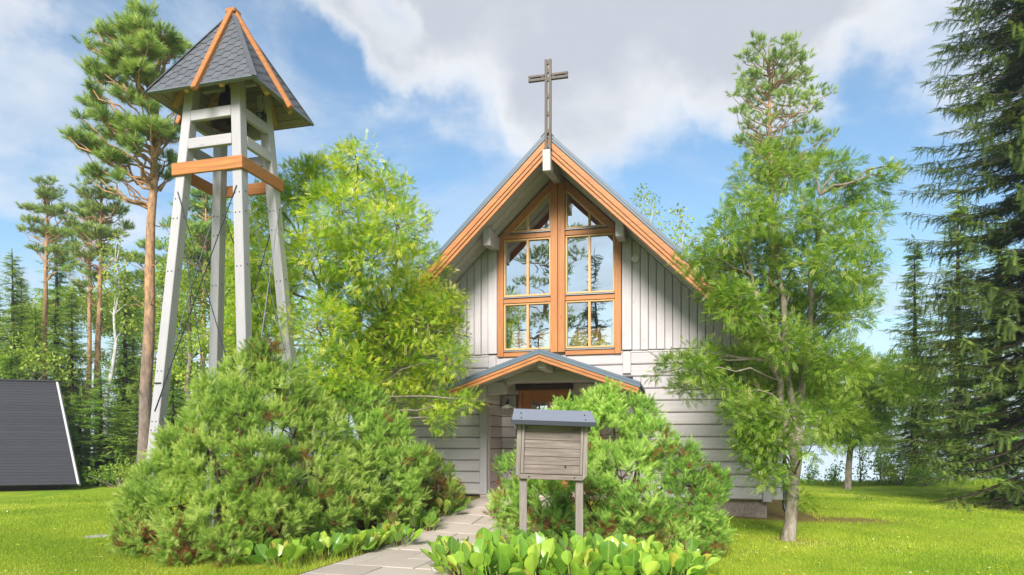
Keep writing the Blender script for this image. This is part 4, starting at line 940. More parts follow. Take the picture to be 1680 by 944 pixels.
def mugo(name, lst, Yf, label, seed, per=235, shade=0.0):
    bl = blobs_px(lst, Yf, seed); cen = np.mean([b[0] for b in bl], 0); base = (cen[0], cen[1], float(gz(cen[0], cen[1])))
    root = empty(name, base); base = np.array(base); mb = MB(); pos, dr, vv = [], [], []; g = np.random.default_rng(seed)
    for c, r in bl:
        c = c - base; out_ = np.array([c[0], c[1], 0]); limb(mb, (c[0] * .25, c[1] * .25, .02), tuple(c), .035, .014, -.25, 5, 5, .05)
        boff = g.normal(0, .11); nsub = int(34 + 95 * r); d = unit(g.normal(size=(nsub, 3)) + np.array([0, -.25, .25])); sc_ = c + d * (r * g.uniform(.52, 1.0, nsub) ** .7)[:, None]
        for q in range(nsub):
            n = int(per * r * r * 8.5 / nsub) + 5; rs = g.uniform(.045, .075)
            e = unit(g.normal(size=(n, 3))); p = sc_[q] + e * rs * g.uniform(.2, 1.0, n)[:, None] * np.array([1, 1, 1.3])
            ax = unit(d[q] * .55 + np.array([0, 0, .85]) + g.normal(size=3) * .15)
            pos.append(p); dr.append(unit(ax * .8 + e * .75)); v0 = g.normal(.57 + shade + boff, .17)
            if g.random() < .03 or (sc_[q][2] < .55 and g.random() < .16): v0 = -.1
            vv.append(np.clip(v0 + g.normal(0, .10, n) + .16 * (e @ ax), 0, 1))
            if q % 9 == 0: limb(mb, tuple(c), tuple(sc_[q]), .008, .004, 0, 4, 3, .08)
    mb.build('stems', M['twig'], root, 0, True)
    pos, dr, vv = np.concatenate(pos), np.concatenate(dr), np.concatenate(vv)
    k = pos[:, 2] + base[2] > gz(pos[:, 0] + base[0], pos[:, 1] + base[1]) + .02; pos, dr, vv = pos[k], dr[k], vv[k]
    Vv, Fv, vr = scat_many(SHOOT, pos, dr, None, g.uniform(.8, 1.3, len(pos)), vv)
    npmesh('needles', Vv, Fv, M['mugo'], root, vr); return tag(root, label, 'bush')
def yfL(px, py, g): return 9.5 + max(0, px - 430) / 200 * 1.25 - .95 * np.clip((py - 590) / 310, 0, 1) * max(0, 1 - ((px - 420) / 260) ** 2) + (.35 if px < 270 else 0) + g.uniform(-.12, .12)
L1 = [(215, 885, 26), (430, 592, 30), (395, 625, 40), (455, 640, 46), (350, 650, 30), (500, 668, 40), (345, 690, 42), (400, 690, 52), (465, 705, 56), (530, 705, 44), (300, 745, 44), (355, 762, 56), (430, 775, 64), (510, 780, 62), (575, 765, 46), (255, 795, 38),
      (225, 850, 34), (295, 830, 52), (370, 850, 56), (455, 845, 54), (535, 835, 50), (595, 820, 38), (235, 900, 36), (300, 895, 42), (375, 895, 34), (220, 820, 20)]
mugo('mountain_pine_bush', L1, yfL, 'huge rounded mountain pine bush growing round the legs of the bell tower', 11)
L2 = [(560, 655, 30), (600, 665, 32), (570, 700, 38), (630, 715, 42), (610, 755, 46), (665, 765, 42), (620, 800, 44), (665, 815, 34), (640, 840, 24), (545, 640, 14)]
mugo('mountain_pine_bush', L2, lambda px, py, g: 10.9 - .5 * (py - 650) / 200 + g.uniform(-.1, .1), 'middle mountain pine bush between the tower bush and the church wall', 12, 210, -.03)
L3 = [(690, 765, 32), (715, 790, 34), (740, 808, 18), (680, 800, 30), (700, 822, 20), (735, 825, 12)]
mugo('mountain_pine_bush', L3, lambda px, py, g: 12.4 + g.uniform(-.1, .1) - .3 * (py - 765) / 60, 'smallest mountain pine bush against the log wall left of the path', 13, 190, -.06)
RB = [(985, 668, 30), (1045, 685, 34), (935, 690, 34), (990, 715, 52), (1065, 728, 42), (890, 738, 40), (945, 770, 54), (1020, 785, 62), (1105, 765, 46), (850, 782, 40), (885, 825, 48), (965, 840, 56), (1050, 850, 58), (1130, 825, 52), (1155, 875, 38),
      (1105, 888, 42), (835, 835, 34), (1165, 800, 30), (1010, 885, 40), (910, 870, 40), (850, 865, 28), (1060, 895, 36), (1000, 650, 14), (1160, 905, 20)]
def yfR(px, py, g): return 9.95 - 1.0 * np.clip((py - 660) / 220, 0, 1) * max(0, 1 - ((px - 1050) / 230) ** 2) + g.uniform(-.1, .1)
mugo('mountain_pine_bush', RB, yfR, 'broad bright mountain pine bush behind the notice board', 14, 235, .04)

# great spruce at the right edge
g1 = spruce_geo(19.5, 3.4, .3, .25, 9, .08, .35, .40, TWIG, 21, .74)
b = P(1706, 725, 15.6); b.z = float(gz(b.x, 15.6))
big = spruce('spruce_tree', tuple(b), g1, M['spruce'], 'towering dark spruce cut off by the right edge with branches sweeping the lawn')
g2 = spruce_geo(10.5, 1.65, 1.0, .26, 9, .12, .38, .35, TWIGFAR, 22, .85)
b = P(1500, 725, 25.5); s2 = spruce('spruce_tree', (b.x, 25.5, float(gz(b.x, 25.5)) - .1), g2, M['spruceyoung'], 'lighter green spruce by the lake left of the towering dark spruce'); s2.scale = (.87,) * 3
copy_tree(s2, (P(1572, 0, 27.5).x, 27.5, -.6), 1.3, 1.15, 'mid green spruce tucked behind the towering dark spruce'); 
copy_tree(s2, (P(1640, 0, 26).x, 26, -.5), 2.3, 1.0, 'spruce trunk and boughs seen low between the dark spruce boughs')
# pine behind the church
PR = [(1252, 75, 15), (1290, 72, 14), (1228, 95, 14), (1268, 100, 22), (1300, 100, 18), (1235, 130, 20), (1275, 135, 24), (1315, 130, 20), (1338, 150, 14), (1212, 150, 11), (1250, 160, 22), (1295, 165, 24), (1330, 178, 16), (1215, 183, 14), (1240, 205, 20), (1325, 212, 20), (1300, 195, 16), (1225, 232, 18), (1258, 240, 20), (1290, 240, 20), (1338, 236, 14), (1300, 265, 22), (1240, 262, 20), (1345, 262, 12), (1275, 290, 24)]
b = P(1270, 725, 30)
scots('pine_tree', (b.x, 30, -1.4), tuple(P(1262, 70, 30)), blobs_px(PR, lambda px, py, g: 30 + g.uniform(-1, 1) * 1.2, 4), 'tall pine rising above the rowan behind the church', .17, 170, TUFTFAR, 4, size=.85)
# great pine beside the bell tower
PLB = [(236, 22, 15), (212, 48, 22), (262, 60, 24), (190, 60, 18), (232, 85, 26), (280, 88, 20), (168, 82, 12), (200, 105, 22), (158, 112, 14), (182, 130, 18), (225, 122, 20), (250, 132, 20), (298, 78, 12), (150, 150, 10), (150, 172, 12), (170, 195, 16),
       (215, 208, 20), (250, 214, 20), (268, 226, 12), (185, 222, 18), (128, 228, 14), (150, 246, 18), (185, 262, 18), (160, 285, 12), (215, 242, 14), (200, 290, 8), (270, 262, 12), (284, 290, 9), (282, 210, 8), (245, 175, 10), (290, 180, 9), (205, 160, 16)]
b = P(233, 725, 17)
scots('pine_tree', (b.x, 17, float(gz(b.x, 17)) - .05), tuple(P(262, 30, 17)), blobs_px(PLB, lambda px, py, g: 17 + g.uniform(-1, 1) * .9, 9), 'tall pine with bare orange trunk just left of the bell tower', .155, 700, TUFT, 9, size=1.15, dead=12)
# woods at the left
def far_pine(name, px, Y, ytop, blobs, label, r0, seed):
    b = P(px, 725, Y); return scots(name, (b.x, Y, float(gz(b.x, Y)) - .1), tuple(P(px + 8, ytop, Y)), blobs_px(blobs, lambda a, c, g: Y + g.uniform(-1, 1) * .9, seed), label, r0, 260, TUFTFAR, seed, size=.85)
far_pine('pine_tree', 70, 32, 292, [(83, 300, 10), (78, 322, 16), (95, 318, 10), (60, 345, 13), (85, 350, 18), (110, 345, 9), (50, 366, 12), (75, 385, 16), (100, 385, 14), (120, 372, 8), (60, 410, 10), (95, 415, 14), (45, 380, 7), (112, 430, 10)], 'slim pine with orange trunk standing directly behind the cabin', .14, 31)
far_pine('pine_tree', 158, 30, 296, [(165, 300, 14), (150, 322, 16), (180, 322, 16), (140, 345, 14), (168, 350, 20), (195, 345, 14), (155, 380, 18), (185, 385, 16), (205, 372, 10), (130, 385, 12), (170, 415, 18), (140, 425, 14), (195, 420, 12), (125, 410, 8), (160, 455, 14), (135, 470, 12)], 'taller of two red trunked pines standing together in the left wood', .145, 32)
far_pine('pine_tree', 142, 31, 330, [(146, 338, 12), (132, 355, 12), (155, 362, 12), (125, 382, 12), (150, 395, 14), (120, 402, 8), (128, 440, 12), (150, 450, 12)], 'shorter of two red trunked pines standing together in the left wood', .125, 33)
far_pine('pine_tree', 232, 36, 400, [(240, 405, 14), (225, 425, 16), (255, 430, 14), (240, 455, 18), (215, 460, 14), (262, 470, 12), (235, 495, 16)], 'distant pine half hidden behind the trunk beside the bell tower', .13, 34)
far_pine('pine_tree', 330, 30, 320, [(330, 322, 16), (310, 340, 20), (350, 345, 20), (295, 370, 20), (330, 380, 26), (365, 380, 20), (310, 420, 26), (350, 430, 24), (290, 460, 20), (330, 475, 26), (372, 460, 18)], 'bushy pine seen between the legs of the bell tower', .13, 35)
g3 = spruce_geo(10.5, 1.5, .6, .26, 10, .12, .31, .35, TWIGFAR, 23, .6)
def place(px, Y, ytop, root, label, rz, base_h=10.5):
    b = P(px, 725, Y); g0 = float(gz(b.x, Y)); H = P(px, ytop, Y).z - g0; return root, (b.x, Y, g0 - .05), rz, H / base_h, label
r0_, lo, rz, s, lb = place(20, 30, 412, None, 'dark narrow spruce at the left edge above the cabin', 0)
sp0 = spruce('spruce_tree', lo, g3, M['spruceyoung'], lb); sp0.scale = (s,) * 3
for px, Y, yt, lb in [(92, 34, 372, 'thin dark spruce between the slim pine and the two red trunked pines'), (-8, 27, 470, 'spruce cut off by the left edge of the photo'), (58, 28, 500, 'spruce standing low over the right end of the cabin ridge'),
                      (118, 29, 470, 'spruce filling the gap right of the cabin'), (205, 29, 440, 'spruce behind the dead branches between cabin and bell tower'), (218, 34, 480, 'far spruce glimpsed beside the orange pine trunk'),
                      (268, 27, 430, 'spruce behind the left leg of the bell tower'), (300, 24, 505, 'spruce low behind the left legs of the bell tower'), (385, 27, 390, 'spruce behind the front leg of the bell tower'), (-60, 30, 400, 'spruce just outside the left edge beyond the cabin'),
                      (35, 37, 455, 'farthest spruce in the gap over the cabin roof')]:
    _, lo, rz, s, lb = place(px, Y, yt, None, lb, random.uniform(0, 6)); copy_tree(sp0, lo, random.uniform(0, 6), s, lb)
g4 = spruce_geo(4.0, 1.2, .15, .16, 9, .10, .26, .15, TWIGFAR, 24, .8)
_, lo, rz, s, lb = place(165, 23.4, 600, None, 'young bright green spruce right of the cabin', 0, 4.0)
yg = spruce('young_spruce', lo, g4, M['spruceyoung'], lb); yg.scale = (s,) * 3
for px, Y, yt, lb in [(132, 24.5, 640, 'young spruce close to the cabin verge'), (196, 25, 650, 'young spruce behind the low shrubs right of the cabin'), (228, 24, 610, 'young spruce at the foot of the tall pine beside the tower'), (285, 21, 600, 'young spruce behind the left side of the big pine bush'), (20, 25.5, 560, 'young light spruce peeping over the cabin ridge at the left edge')]:
    _, lo, rz, s, lb = place(px, Y, yt, None, lb, 0, 4.0); copy_tree(yg, lo, random.uniform(0, 6), s, lb)
def bl_px(lst, px0, Y, seed):
    b = P(px0, 725, Y); g = random.Random(seed); gzz = float(gz(b.x, Y)) - .05
    return (b.x, Y, gzz), [(np.array(P(px, py, Y + g.uniform(-1, 1) * r / F * Y)) - np.array((b.x, Y, gzz)), r / F * Y) for px, py, r in lst]
lo, bb = bl_px([(190, 395, 12), (178, 420, 16), (200, 425, 16), (175, 450, 16), (205, 455, 14), (190, 480, 18), (215, 490, 14), (180, 510, 14), (205, 530, 14)], 166, 28, 1)
broadleaf('birch_tree', lo, 10.0, bb, M['birch'], 'leaning white stemmed birch in the left wood', 55, 'birchbark', .11, 1.5, (.85, 0))
lo, bb = bl_px([(300, 400, 24), (280, 450, 28), (320, 460, 28), (270, 510, 30), (310, 520, 32), (350, 500, 26), (290, 570, 32), (340, 560, 30), (380, 560, 28), (275, 620, 30), (320, 620, 30), (380, 500, 22)], 310, 21, 2)
broadleaf('birch_tree', lo, 7.5, bb, M['birch'], 'yellow green birch seen through the legs of the bell tower', 190, 'bark', .10, 1.1)
lo, bb = bl_px([(1056, 314, 8), (1045, 328, 9), (1068, 330, 9), (1055, 345, 10), (1075, 350, 9), (1060, 372, 12), (1085, 375, 10)], 1062, 29, 3)
broadleaf('birch_tree', lo, 12.0, bb, M['birch'], 'birch top just showing over the right roof slope', 50, 'birchbark', .10, 1.3)
lo, bb = bl_px([(1115, 348, 8), (1105, 365, 11), (1125, 370, 10), (1112, 390, 13), (1138, 395, 11), (1150, 420, 14), (1120, 420, 14), (1170, 380, 9)], 1122, 27, 4)
broadleaf('birch_tree', lo, 11.0, bb, M['birch'], 'second birch top over the right roof slope beside the rowan', 60, 'birchbark', .10, 1.3)
lo, bb = bl_px([(60, 590, 22), (15, 600, 20), (100, 600, 20), (40, 570, 18)], 50, 25.5, 5)
broadleaf('hazel_bush', lo, 3.6, bb, M['birch'], 'yellow green bush behind the cabin ridge', 60, 'bark', .05, 1.5)
# low growth
def brush(px0, Y, wd, ht, label, mat, seed, n=9):
    g = random.Random(seed); b = P(px0, 725, Y); g0 = float(gz(b.x, Y)); bl = [(np.array([g.uniform(-wd, wd), g.uniform(-.4, .4), ht * g.uniform(.3, .85)]), ht * g.uniform(.25, .4)) for _ in range(n)]
    return tag(broadleaf('shrub', (b.x, Y, g0 - .03), ht * .8, bl, mat, label, 160, 'bark', .02, .9), None, 'shrub')
brush(150, 22.6, .9, .7, 'low light green shrub on the lawn edge right of the cabin', M['birch'], 1)
brush(195, 22.0, .8, .75, 'low shrub at the foot of the young spruces', M['rowanB'], 2)
brush(240, 21.4, .8, .8, 'low shrub behind the left end of the big pine bush', M['birch'], 3)
brush(1480, 24.2, .9, .85, 'grassy yellow shrub at the foot of the lakeside spruce', M['birch'], 4)
brush(1520, 23.6, .7, .6, 'low shrub under the edge of the dark spruce', M['rowanB'], 5)
def sapling(px, Y, ht, label, seed):
    g = random.Random(seed); b = P(px, 725, Y); g0 = float(gz(b.x, Y)) - .05; bl = [(np.array([g.uniform(-.14, .14), g.uniform(-.1, .1), ht * k / 6 + .1]), .13) for k in range(6)]
    return tag(broadleaf('sapling', (b.x, Y, g0), ht, bl, M['rowanB'], label, 330, 'bark', .012, .9, (g.uniform(-.1, .1), 0)), None, 'plant')
for i, (px, ht, lb) in enumerate([(1412, 1.45, 'tallest leafy sapling against the lake, right of the small tree'), (1443, 1.1, 'leafy sapling against the lake, between the tallest sapling and the spruce'), (1462, .8, 'short leafy sapling next to the lakeside spruce'), (1368, .7, 'short sapling left of the small lakeside tree'), (1330, .6, 'low sapling at the lake edge beside the rowan trunk')]): sapling(px, 24.3, ht, lb, i)
# far shore: a wooded rise beyond the lake, all one mass
for (cx_, cy_, Y_, seed_, lab_) in [(25, 560, 38, 51, 'soft light green birch far behind the cabin at the left edge'), (112, 560, 37, 52, 'soft light green birch far behind the slim pine'), (200, 540, 38, 53, 'soft light green birch far behind the white birch stem'), (255, 520, 33, 54, 'broad birch crown just right of the tall orange pine trunk'), (345, 430, 31, 55, 'tall birch crown filling the gap between the tower legs')]:
    gg = random.Random(seed_); lst = [(cx_ + gg.uniform(-42, 42), cy_ + gg.uniform(-75, 110), gg.uniform(16, 30)) for _ in range(17)]
    lo, bb = bl_px(lst, cx_, Y_, seed_); broadleaf('birch_tree', lo, P(0, cy_ - 60, Y_).z, bb, M['birch'], lab_, 75, 'birchbark', .10, 1.5)
n = 900; x = rng.uniform(-620, 620, n); y = rng.uniform(560, 640, n)
pos = np.stack([x, y, rng.uniform(-1, 5.5, n) + 1.2 * np.sin(x * .02)], 1)
Vv, Fv, vr = scat_many([tpl_leaves(40, 1.0, .7, 9)], pos, rng.normal(size=pos.shape), None, rng.uniform(3.5, 5.5, n), np.clip(rng.normal(.3, .15, n), 0, 1))
tag(npmesh('far_forest', Vv, Fv, M['pine'], None, vr), 'blue green wood on the far shore of the lake', 'forest', kind='stuff')
tag(MB().add([(-900, 552, -1.6), (900, 552, -1.6), (900, 700, 3.2), (-900, 700, 3.2), (-900, 899, 3.2), (900, 899, 3.2)], [(0, 1, 2, 3), (3, 2, 5, 4)]).build('far_shore', M['darkwood'], None, 0), kind='structure')
# trees behind the visitor: they are what the gable window mirrors
def behind(x, y): return (x, y, float(gz(x, y)))
g5 = spruce_geo(13.5, 2.0, 1.5, .40, 6, .16, .42, .3, TWIGFAR, 25, .8)
sb = spruce('spruce_tree', behind(-8.3, -13.5), g5, M['spruce'], 'spruce mirrored in the right half of the gable window')
for i_, (x_, y_, s_) in enumerate([(-18, -17, .72), (-15.5, -16, .68), (-13, -18, .75), (-10.8, -17, .66), (-6.4, -17.5, .72), (-12, -21, .85), (-16.5, -21, .8)]): copy_tree(sb, behind(x_, y_), i_ * 1.1, s_, 'spruce mirrored low in the gable window, ' + ['second from the left', 'first from the left', 'third from the left', 'in the middle of the row', 'nearest the right pane', 'tall one behind the row', 'tall one behind the left end'][i_], 'spruces mirrored low in the gable window')
copy_tree(sb, behind(-4.5, -19.0), 2.0, .8, 'spruce mirrored low in the right half of the gable window'); copy_tree(sb, behind(-7.5, -22), 1.0, .95, 'far spruce mirrored in the gable window')
bb = [(np.array([dx, dy, z]), r) for dx, dy, z, r in [(-1.6, 0, 9.2, 1.0), (.8, .4, 9.4, 1.2), (2.2, 0, 9.0, .9), (-.8, 0, 11.6, .9), (1.0, 0, 12.0, 1.1), (0, .3, 13.0, 1.2), (1.8, -.3, 14.2, 1.3), (-.3, 0, 15.2, 1.3), (2.5, .3, 12.9, .9), (.5, 0, 16.2, 1.2), (-1.5, .2, 14.2, 1.0)]]
q = behind(-11.6, -12.5)
scots('pine_tree', q, (-11.0, -12.5, 16.5), [(np.array(q) + c, r) for c, r in bb], 'pine mirrored in the left half of the gable window', .2, 60, TUFTFAR, 41, size=.9)
q = behind(-7.0, -9.0)
broadleaf('birch_tree', q, 7.2, [(np.array([g_ * .9 - 1.6, (g_ % 2) * .6, 4.2 + (g_ * 37 % 5) * .6]), 1.0) for g_ in range(5)], M['birch'], 'leafy tree mirrored in the lower left pane of the gable window', 60, 'bark', .12, 1.6)

# ================================================================ broad leaved plants, each leaf a piece
def leaf_mesh(seed):
    g = random.Random(seed); b = MB(); nx_, ny_ = 6, 8; cup = g.uniform(.12, .34); curl = g.uniform(-.4, .25); wv = g.uniform(0, 6)
    def half(t): return .37 * math.sin(math.pi * min(1, t ** 1.18 * .985 + .015)) ** .60 + .006
    vs = []
    for j in range(ny_ + 1):
        t = j / ny_; h = half(t)
        for i in range(nx_ + 1):
            s = i / nx_ * 2 - 1
            vs.append((s * h, .05 + t, cup * abs(s) ** 1.4 * h * 1.6 + curl * t * t * .6 + .018 * math.sin(wv + 9 * t + 3 * s) * abs(s) - .012 * (1 if i == nx_ // 2 else 0)))
    b.add(vs, [(j * (nx_ + 1) + i, j * (nx_ + 1) + i + 1, (j + 1) * (nx_ + 1) + i + 1, (j + 1) * (nx_ + 1) + i) for j in range(ny_) for i in range(nx_)])
    b.tube([(0, -.55, -.10), (0, -.25, -.04), (0, .06, 0)], [.035, .03, .02], 5, False)
    return b.mesh('leaf', True)
def bergenia_mat(name, c1, c2, c3):
    m, nt = new_mat(name); tc = N(nt, 'ShaderNodeTexCoord'); sp = N(nt, 'ShaderNodeSeparateXYZ', {0: tc.outputs['Object']}); oi = N(nt, 'ShaderNodeObjectInfo')
    ax_ = math_(nt, 'ABSOLUTE', sp.outputs[0]); vein = math_(nt, 'ABSOLUTE', math_(nt, 'SINE', math_(nt, 'MULTIPLY', math_(nt, 'SUBTRACT', sp.outputs[1], math_(nt, 'MULTIPLY', ax_, .8)), 19.0)))
    vn = math_(nt, 'MAXIMUM', math_(nt, 'LESS_THAN', vein, .13), math_(nt, 'LESS_THAN', ax_, .016))
    n = N(nt, 'ShaderNodeTexNoise', {'Vector': tc.outputs['Object'], 'Scale': 3.0, 'Detail': 3.0})
    c = ramp(nt, math_(nt, 'ADD', math_(nt, 'MULTIPLY', oi.outputs['Random'], .8), math_(nt, 'MULTIPLY', n.outputs[0], .3)), [(.12, c1), (.5, c2), (.9, c3)])
    c = mix(nt, math_(nt, 'MULTIPLY', vn, .55), c, (.42, .50, .16))
    b = N(nt, 'ShaderNodeBsdfPrincipled', {'Base Color': c, 'Roughness': .30, 'Specular IOR Level': .8})
    bp = N(nt, 'ShaderNodeBump', {'Height': vn, 'Strength': .35, 'Distance': .01}); bp.invert = True; nt.links.new(bp.outputs[0], b.inputs['Normal'])
    t = N(nt, 'ShaderNodeBsdfTranslucent', {'Color': mix(nt, 1.0, c, (1.3, 1.3, .6), 'MULTIPLY')})
    N(nt, 'ShaderNodeOutputMaterial', {'Surface': N(nt, 'ShaderNodeMixShader', {0: .27, 1: b.outputs[0], 2: t.outputs[0]}).outputs[0]}); return m
M['berg'] = bergenia_mat('bergenia_leaf', (.08, .20, .02), (.22, .42, .035), (.44, .58, .07))
M['bergold'] = bergenia_mat('yellowing_leaf', (.36, .34, .04), (.50, .46, .06), (.42, .30, .05))
LM = [leaf_mesh(i) for i in range(5)]
LM2 = [m.copy() for m in LM[:2]]
for m in LM: m.materials.append(M['berg'])
for m in LM2: m.materials.append(M['bergold'])
M['drystalk'] = plain('dry_stalk', (.16, .07, .035), .8)
def bergenia(x, y, size, nl, label, group, seed, lean=None, rise=1.0):
    g = random.Random(seed); z = float(gz(x, y)); root = tag(empty('bergenia_plant', (x, y, z)), label, 'plant', group)
    for i in range(nl):
        t = i / nl; az = i * 2.4 + g.uniform(-.4, .4); tilt = R(58 - 50 * t + g.uniform(-12, 12)); L = size * g.uniform(.62, 1.25) * (1 - .2 * t)
        me = g.choice(LM) if g.random() > .035 else g.choice(LM2)
        o = bpy.data.objects.new('leaf', me); col.objects.link(o); o.parent = root
        up_ = (.07 + .25 * (t) * rise) * size / .22 * .9
        rr = (.10 + .10 * (1 - t)) * size / .22
        rot = Matrix.Rotation(az, 4, 'Z') @ Matrix.Rotation(math.pi / 2 - tilt, 4, 'X') @ Matrix.Rotation(g.uniform(-.85, .85), 4, 'Y')
        o.matrix_local = Matrix.Translation((-math.sin(az) * rr, math.cos(az) * rr, up_)) @ rot @ Matrix.Scale(L, 4)
    mb = MB()
    for i in range(0, nl, 2):
        az = i * 2.4; mb.tube([(0, 0, -.02), (-math.sin(az) * .06, math.cos(az) * .06, .12 * size / .22)], [.014, .009], 5, False)
    mb.build('crown_stem', M['drystalk'], root, 0)
    if g.random() < .42:
        mb = MB(); h = size * g.uniform(1.6, 2.4); dx, dy = g.uniform(-.1, .1), g.uniform(-.1, .1); mb.tube([(0, 0, 0), (dx * .5, dy * .5, h * .6), (dx, dy, h)], [.006, .005, .004], 5, False)
        for k in range(16): a = g.uniform(.62, 1); p = Vector((dx * a, dy * a, h * a)); q = p + Vector((g.uniform(-.05, .05), g.uniform(-.05, .05), g.uniform(.0, .07))); mb.tube([p, q], [.003, .002], 4, False); mb.lathe([(0, 0), (.007, .006), (.005, .016), (0, .018)], q, 5)
        mb.build('dry_flower_stalk', M['drystalk'], root, 0)
    return root
bed = [(-.62, 7.75), (-.30, 7.95), (.0, 7.62), (.36, 7.62), (.72, 7.55), (1.02, 7.68), (1.36, 7.55), (1.70, 7.72), (2.02, 7.85), (-.48, 7.35), (-.12, 7.22), (.24, 7.18), (.58, 7.10), (.94, 7.18), (1.28, 7.12), (1.62, 7.22), (1.85, 7.35), (.18, 7.95), (-.78, 8.1), (.9, 8.02), (1.5, 8.05)]
BL = ['bergenia near the left end of the bed, behind the pale edging stone', 'bergenia in the bed between the edging stone and the left sign post', 'bergenia in the bed just left of the left sign post', 'bergenia in the bed right in front of the left sign post',
      'bergenia in the bed midway between the two sign posts', 'bergenia in the bed right in front of the right sign post', 'bergenia in the bed a step right of the right sign post', 'bergenia in the right half of the bed, halfway to its end', 'small bergenia at the right end of the bed beside the lawn',
      'bergenia in the front row of the bed nearest to the edging stone', 'bergenia in the front row of the bed, second from the path', 'bergenia in the front row of the bed, third from the path', 'bergenia in the front row below the left sign post', 'bergenia in the front row below the middle of the notice board', 'bergenia in the front row below the right sign post',
      'bergenia in the front row, second from the right end of the bed', 'bergenia at the front right corner of the bed', 'bergenia against the pine bush, left of the left sign post', 'bergenia at the path side corner where the bed meets the pine bush', 'bergenia against the pine bush, right of the right sign post', 'bergenia against the pine bush in the right half of the bed']
RLB = ['bergenia nearest the viewer in the row left of the path, beside the long grass', 'second bergenia from the near end of the row left of the path', 'third bergenia from the near end of the row left of the path', 'fourth bergenia from the near end of the row left of the path', 'fifth bergenia from the near end of the row left of the path', 'sixth bergenia in the row left of the path, before the row narrows',
       'middle bergenia of the row left of the path', 'bergenia just past the middle of the row left of the path', 'fifth bergenia from the church end of the row left of the path', 'fourth bergenia from the church end of the row left of the path', 'third bergenia from the church end of the row left of the path', 'second bergenia from the church end of the row left of the path', 'small bergenia at the church end of the row left of the path']
for i, (x, y) in enumerate(bed): bergenia(x + random.uniform(-.05, .05), y, .28 - .06 * min(1, max(0, (abs(x - .3) - .5) / 1.3)) - .025, 20, BL[i], 'bergenias in the bed below the notice board', 100 + i, rise=.95)
row = [(415, 925, 8.6), (450, 932, 8.35), (485, 905, 8.9), (520, 905, 8.9), (560, 890, 9.3), (590, 885, 9.5), (618, 872, 10.0), (645, 878, 9.9), (672, 850, 10.9), (695, 858, 10.9), (690, 838, 11.3), (722, 840, 11.9), (742, 838, 12.4)]
for i, (px, py, Y) in enumerate(row):
    q = P(px, 725, Y); bergenia(q.x + .07, Y, .22 if i < 9 else .2, 16, RLB[i], 'bergenias along the left edge of the path', 200 + i, rise=.5)
# grass blades on the near lawn
def blades(n, xr, yr, keep, h, wd, name, label):
    x = rng.uniform(*xr, n); y = yr[0] + (yr[1] - yr[0]) * rng.random(n) ** 1.5; k = keep(x, y); x, y = x[k], y[k]; n = len(x); z = gz(x, y)
    a = rng.uniform(0, 2 * math.pi, n); hh = h * rng.uniform(.5, 1.3, n) * (.8 + .03 * y); ww = wd * (.5 + y / 14); ln = rng.normal(0, .35, (n, 2)) * hh[:, None]
    V = np.empty((n, 3, 3)); V[:, 0] = np.stack([x - np.cos(a) * ww, y - np.sin(a) * ww, z - .005], 1); V[:, 1] = np.stack([x + np.cos(a) * ww, y + np.sin(a) * ww, z - .005], 1); V[:, 2] = np.stack([x + ln[:, 0], y + ln[:, 1], z + hh], 1)
    patch = .47 + .16 * np.sin(x * 1.1 + 2 * np.sin(y * .6)) * np.sin(y * .9 + x * .3) + .17 * np.sin(x * .37 + y * 1.9 + 1.5 * np.sin(x * .8)) + .08 * np.sin(x * 3.7 + 2 * np.sin(y * 2.9)); var = np.clip(patch + rng.normal(0, .16, n), 0, 1)
    return tag(npmesh(name, V.reshape(-1, 3), np.arange(3 * n).reshape(-1, 3), M['grass'], None, np.repeat(var, 3)), label, 'grass', kind='stuff')
def on_lawn(x, y):
    px = CX + F * x / y; lt = (x - CH[0]) * U[0] + (y - CH[1]) * U[1]; ln = (x - CH[0]) * NN[0] + (y - CH[1]) * NN[1]
    pv = (x - pa.x) * pp_.x + (y - pa.y) * pp_.y
    ok = ~((np.abs(lt) < 4.9) & (ln > -.45)) & (((lt - 5.5) / .75) ** 2 + ((ln - .1) / .5) ** 2 > rng.random(len(x)) + .2) & (((x - 4.3) / .3) ** 2 + ((y - 10.6) / .25) ** 2 > rng.random(len(x))) & (np.abs(pv) > PW / 2 + .02) & (px > -60) & (px < 1760)
    return ok & ~((px > 330) & (px < 1080) & (y > 10)) & (y < shore(x) + .5)
blades(360000, (-13, 13), (7.2, 20), on_lawn, .032, .0042, 'lawn_grass', 'short mown yellow green grass of the lawn')
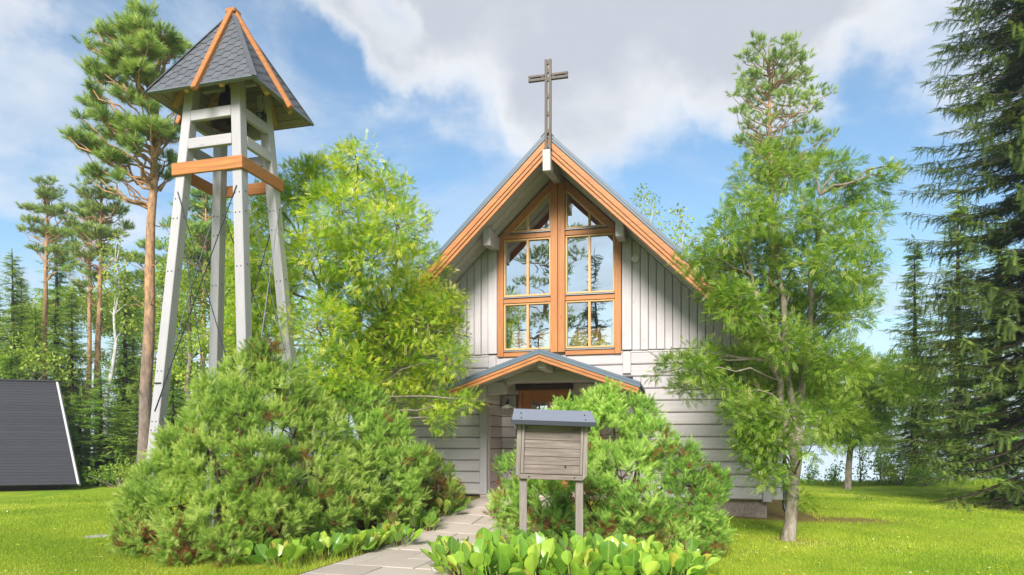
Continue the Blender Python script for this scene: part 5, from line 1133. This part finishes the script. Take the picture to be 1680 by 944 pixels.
def edge_tufts(x, y):
    pv = (x - pa.x) * pp_.x + (y - pa.y) * pp_.y; return ((pv < -PW / 2 - .0) & (pv > -PW / 2 - .55) & (y < 9.6)) | ((np.abs(x - 2.35) < .35) & (np.abs(y - 7.9) < .5))
blades(9000, (-4.6, 3), (7.3, 10), edge_tufts, .14, .003, 'long_grass', 'longer uncut grass tufts at the foot of the bushes')
def lake_edge(x, y): return (np.abs(y - shore(x) + .3) < .9) & (x > 8)
blades(22000, (8, 26), (23.5, 27), lake_edge, .11, .007, 'shore_grass', 'tall grass fringe where the lawn meets the lake')
# fallen leaves and small white clover heads scattered over the lawn
def litter(n, name, label, mat, size, keep, kind='stuff'):
    x = rng.uniform(-12, 12, n); y = 7.4 + 14 * rng.random(n) ** 1.4; k = keep(x, y); x, y = x[k], y[k]; n = len(x)
    d = unit(np.stack([rng.normal(size=n), rng.normal(size=n), rng.normal(0, .25, n)], 1)); up = unit(np.stack([rng.normal(0, .3, n), rng.normal(0, .3, n), np.ones(n)], 1))
    t = (np.array([(0, 0, 0), (.34, .05, .45), (0, .12, 1.0), (-.34, .05, .45)]), np.array([[0, 1, 2, 3]]))
    Vv, Fv, vr = scatter(t, np.stack([x, y, gz(x, y) + .03], 1), frames(d, up), size * rng.uniform(.5, 1.3, n), np.clip(rng.normal(.8, .15, n), 0, 1))
    return tag(npmesh(name, Vv, Fv, mat, None, vr), label, 'leaves', kind=kind)
litter(2600, 'fallen_leaves', 'small yellow leaves fallen on the lawn', M['rowanA'], .045, on_lawn)
# ================================================================ the air
hm = bpy.data.materials.new('haze_air'); hm.use_nodes = True; hnt = hm.node_tree; hnt.nodes.clear()
pv = N(hnt, 'ShaderNodeVolumePrincipled', {'Color': (.86, .92, 1.0, 1), 'Density': .0011, 'Anisotropy': .2})
ho = hnt.nodes.new('ShaderNodeOutputMaterial'); hnt.links.new(pv.outputs[0], ho.inputs['Volume'])
tag(MB().box(-905, 905, -305, 905, -6.0, 22.0).build('haze', hm, None, 0), 'pale summer haze over lake and far shore', 'haze', kind='stuff')
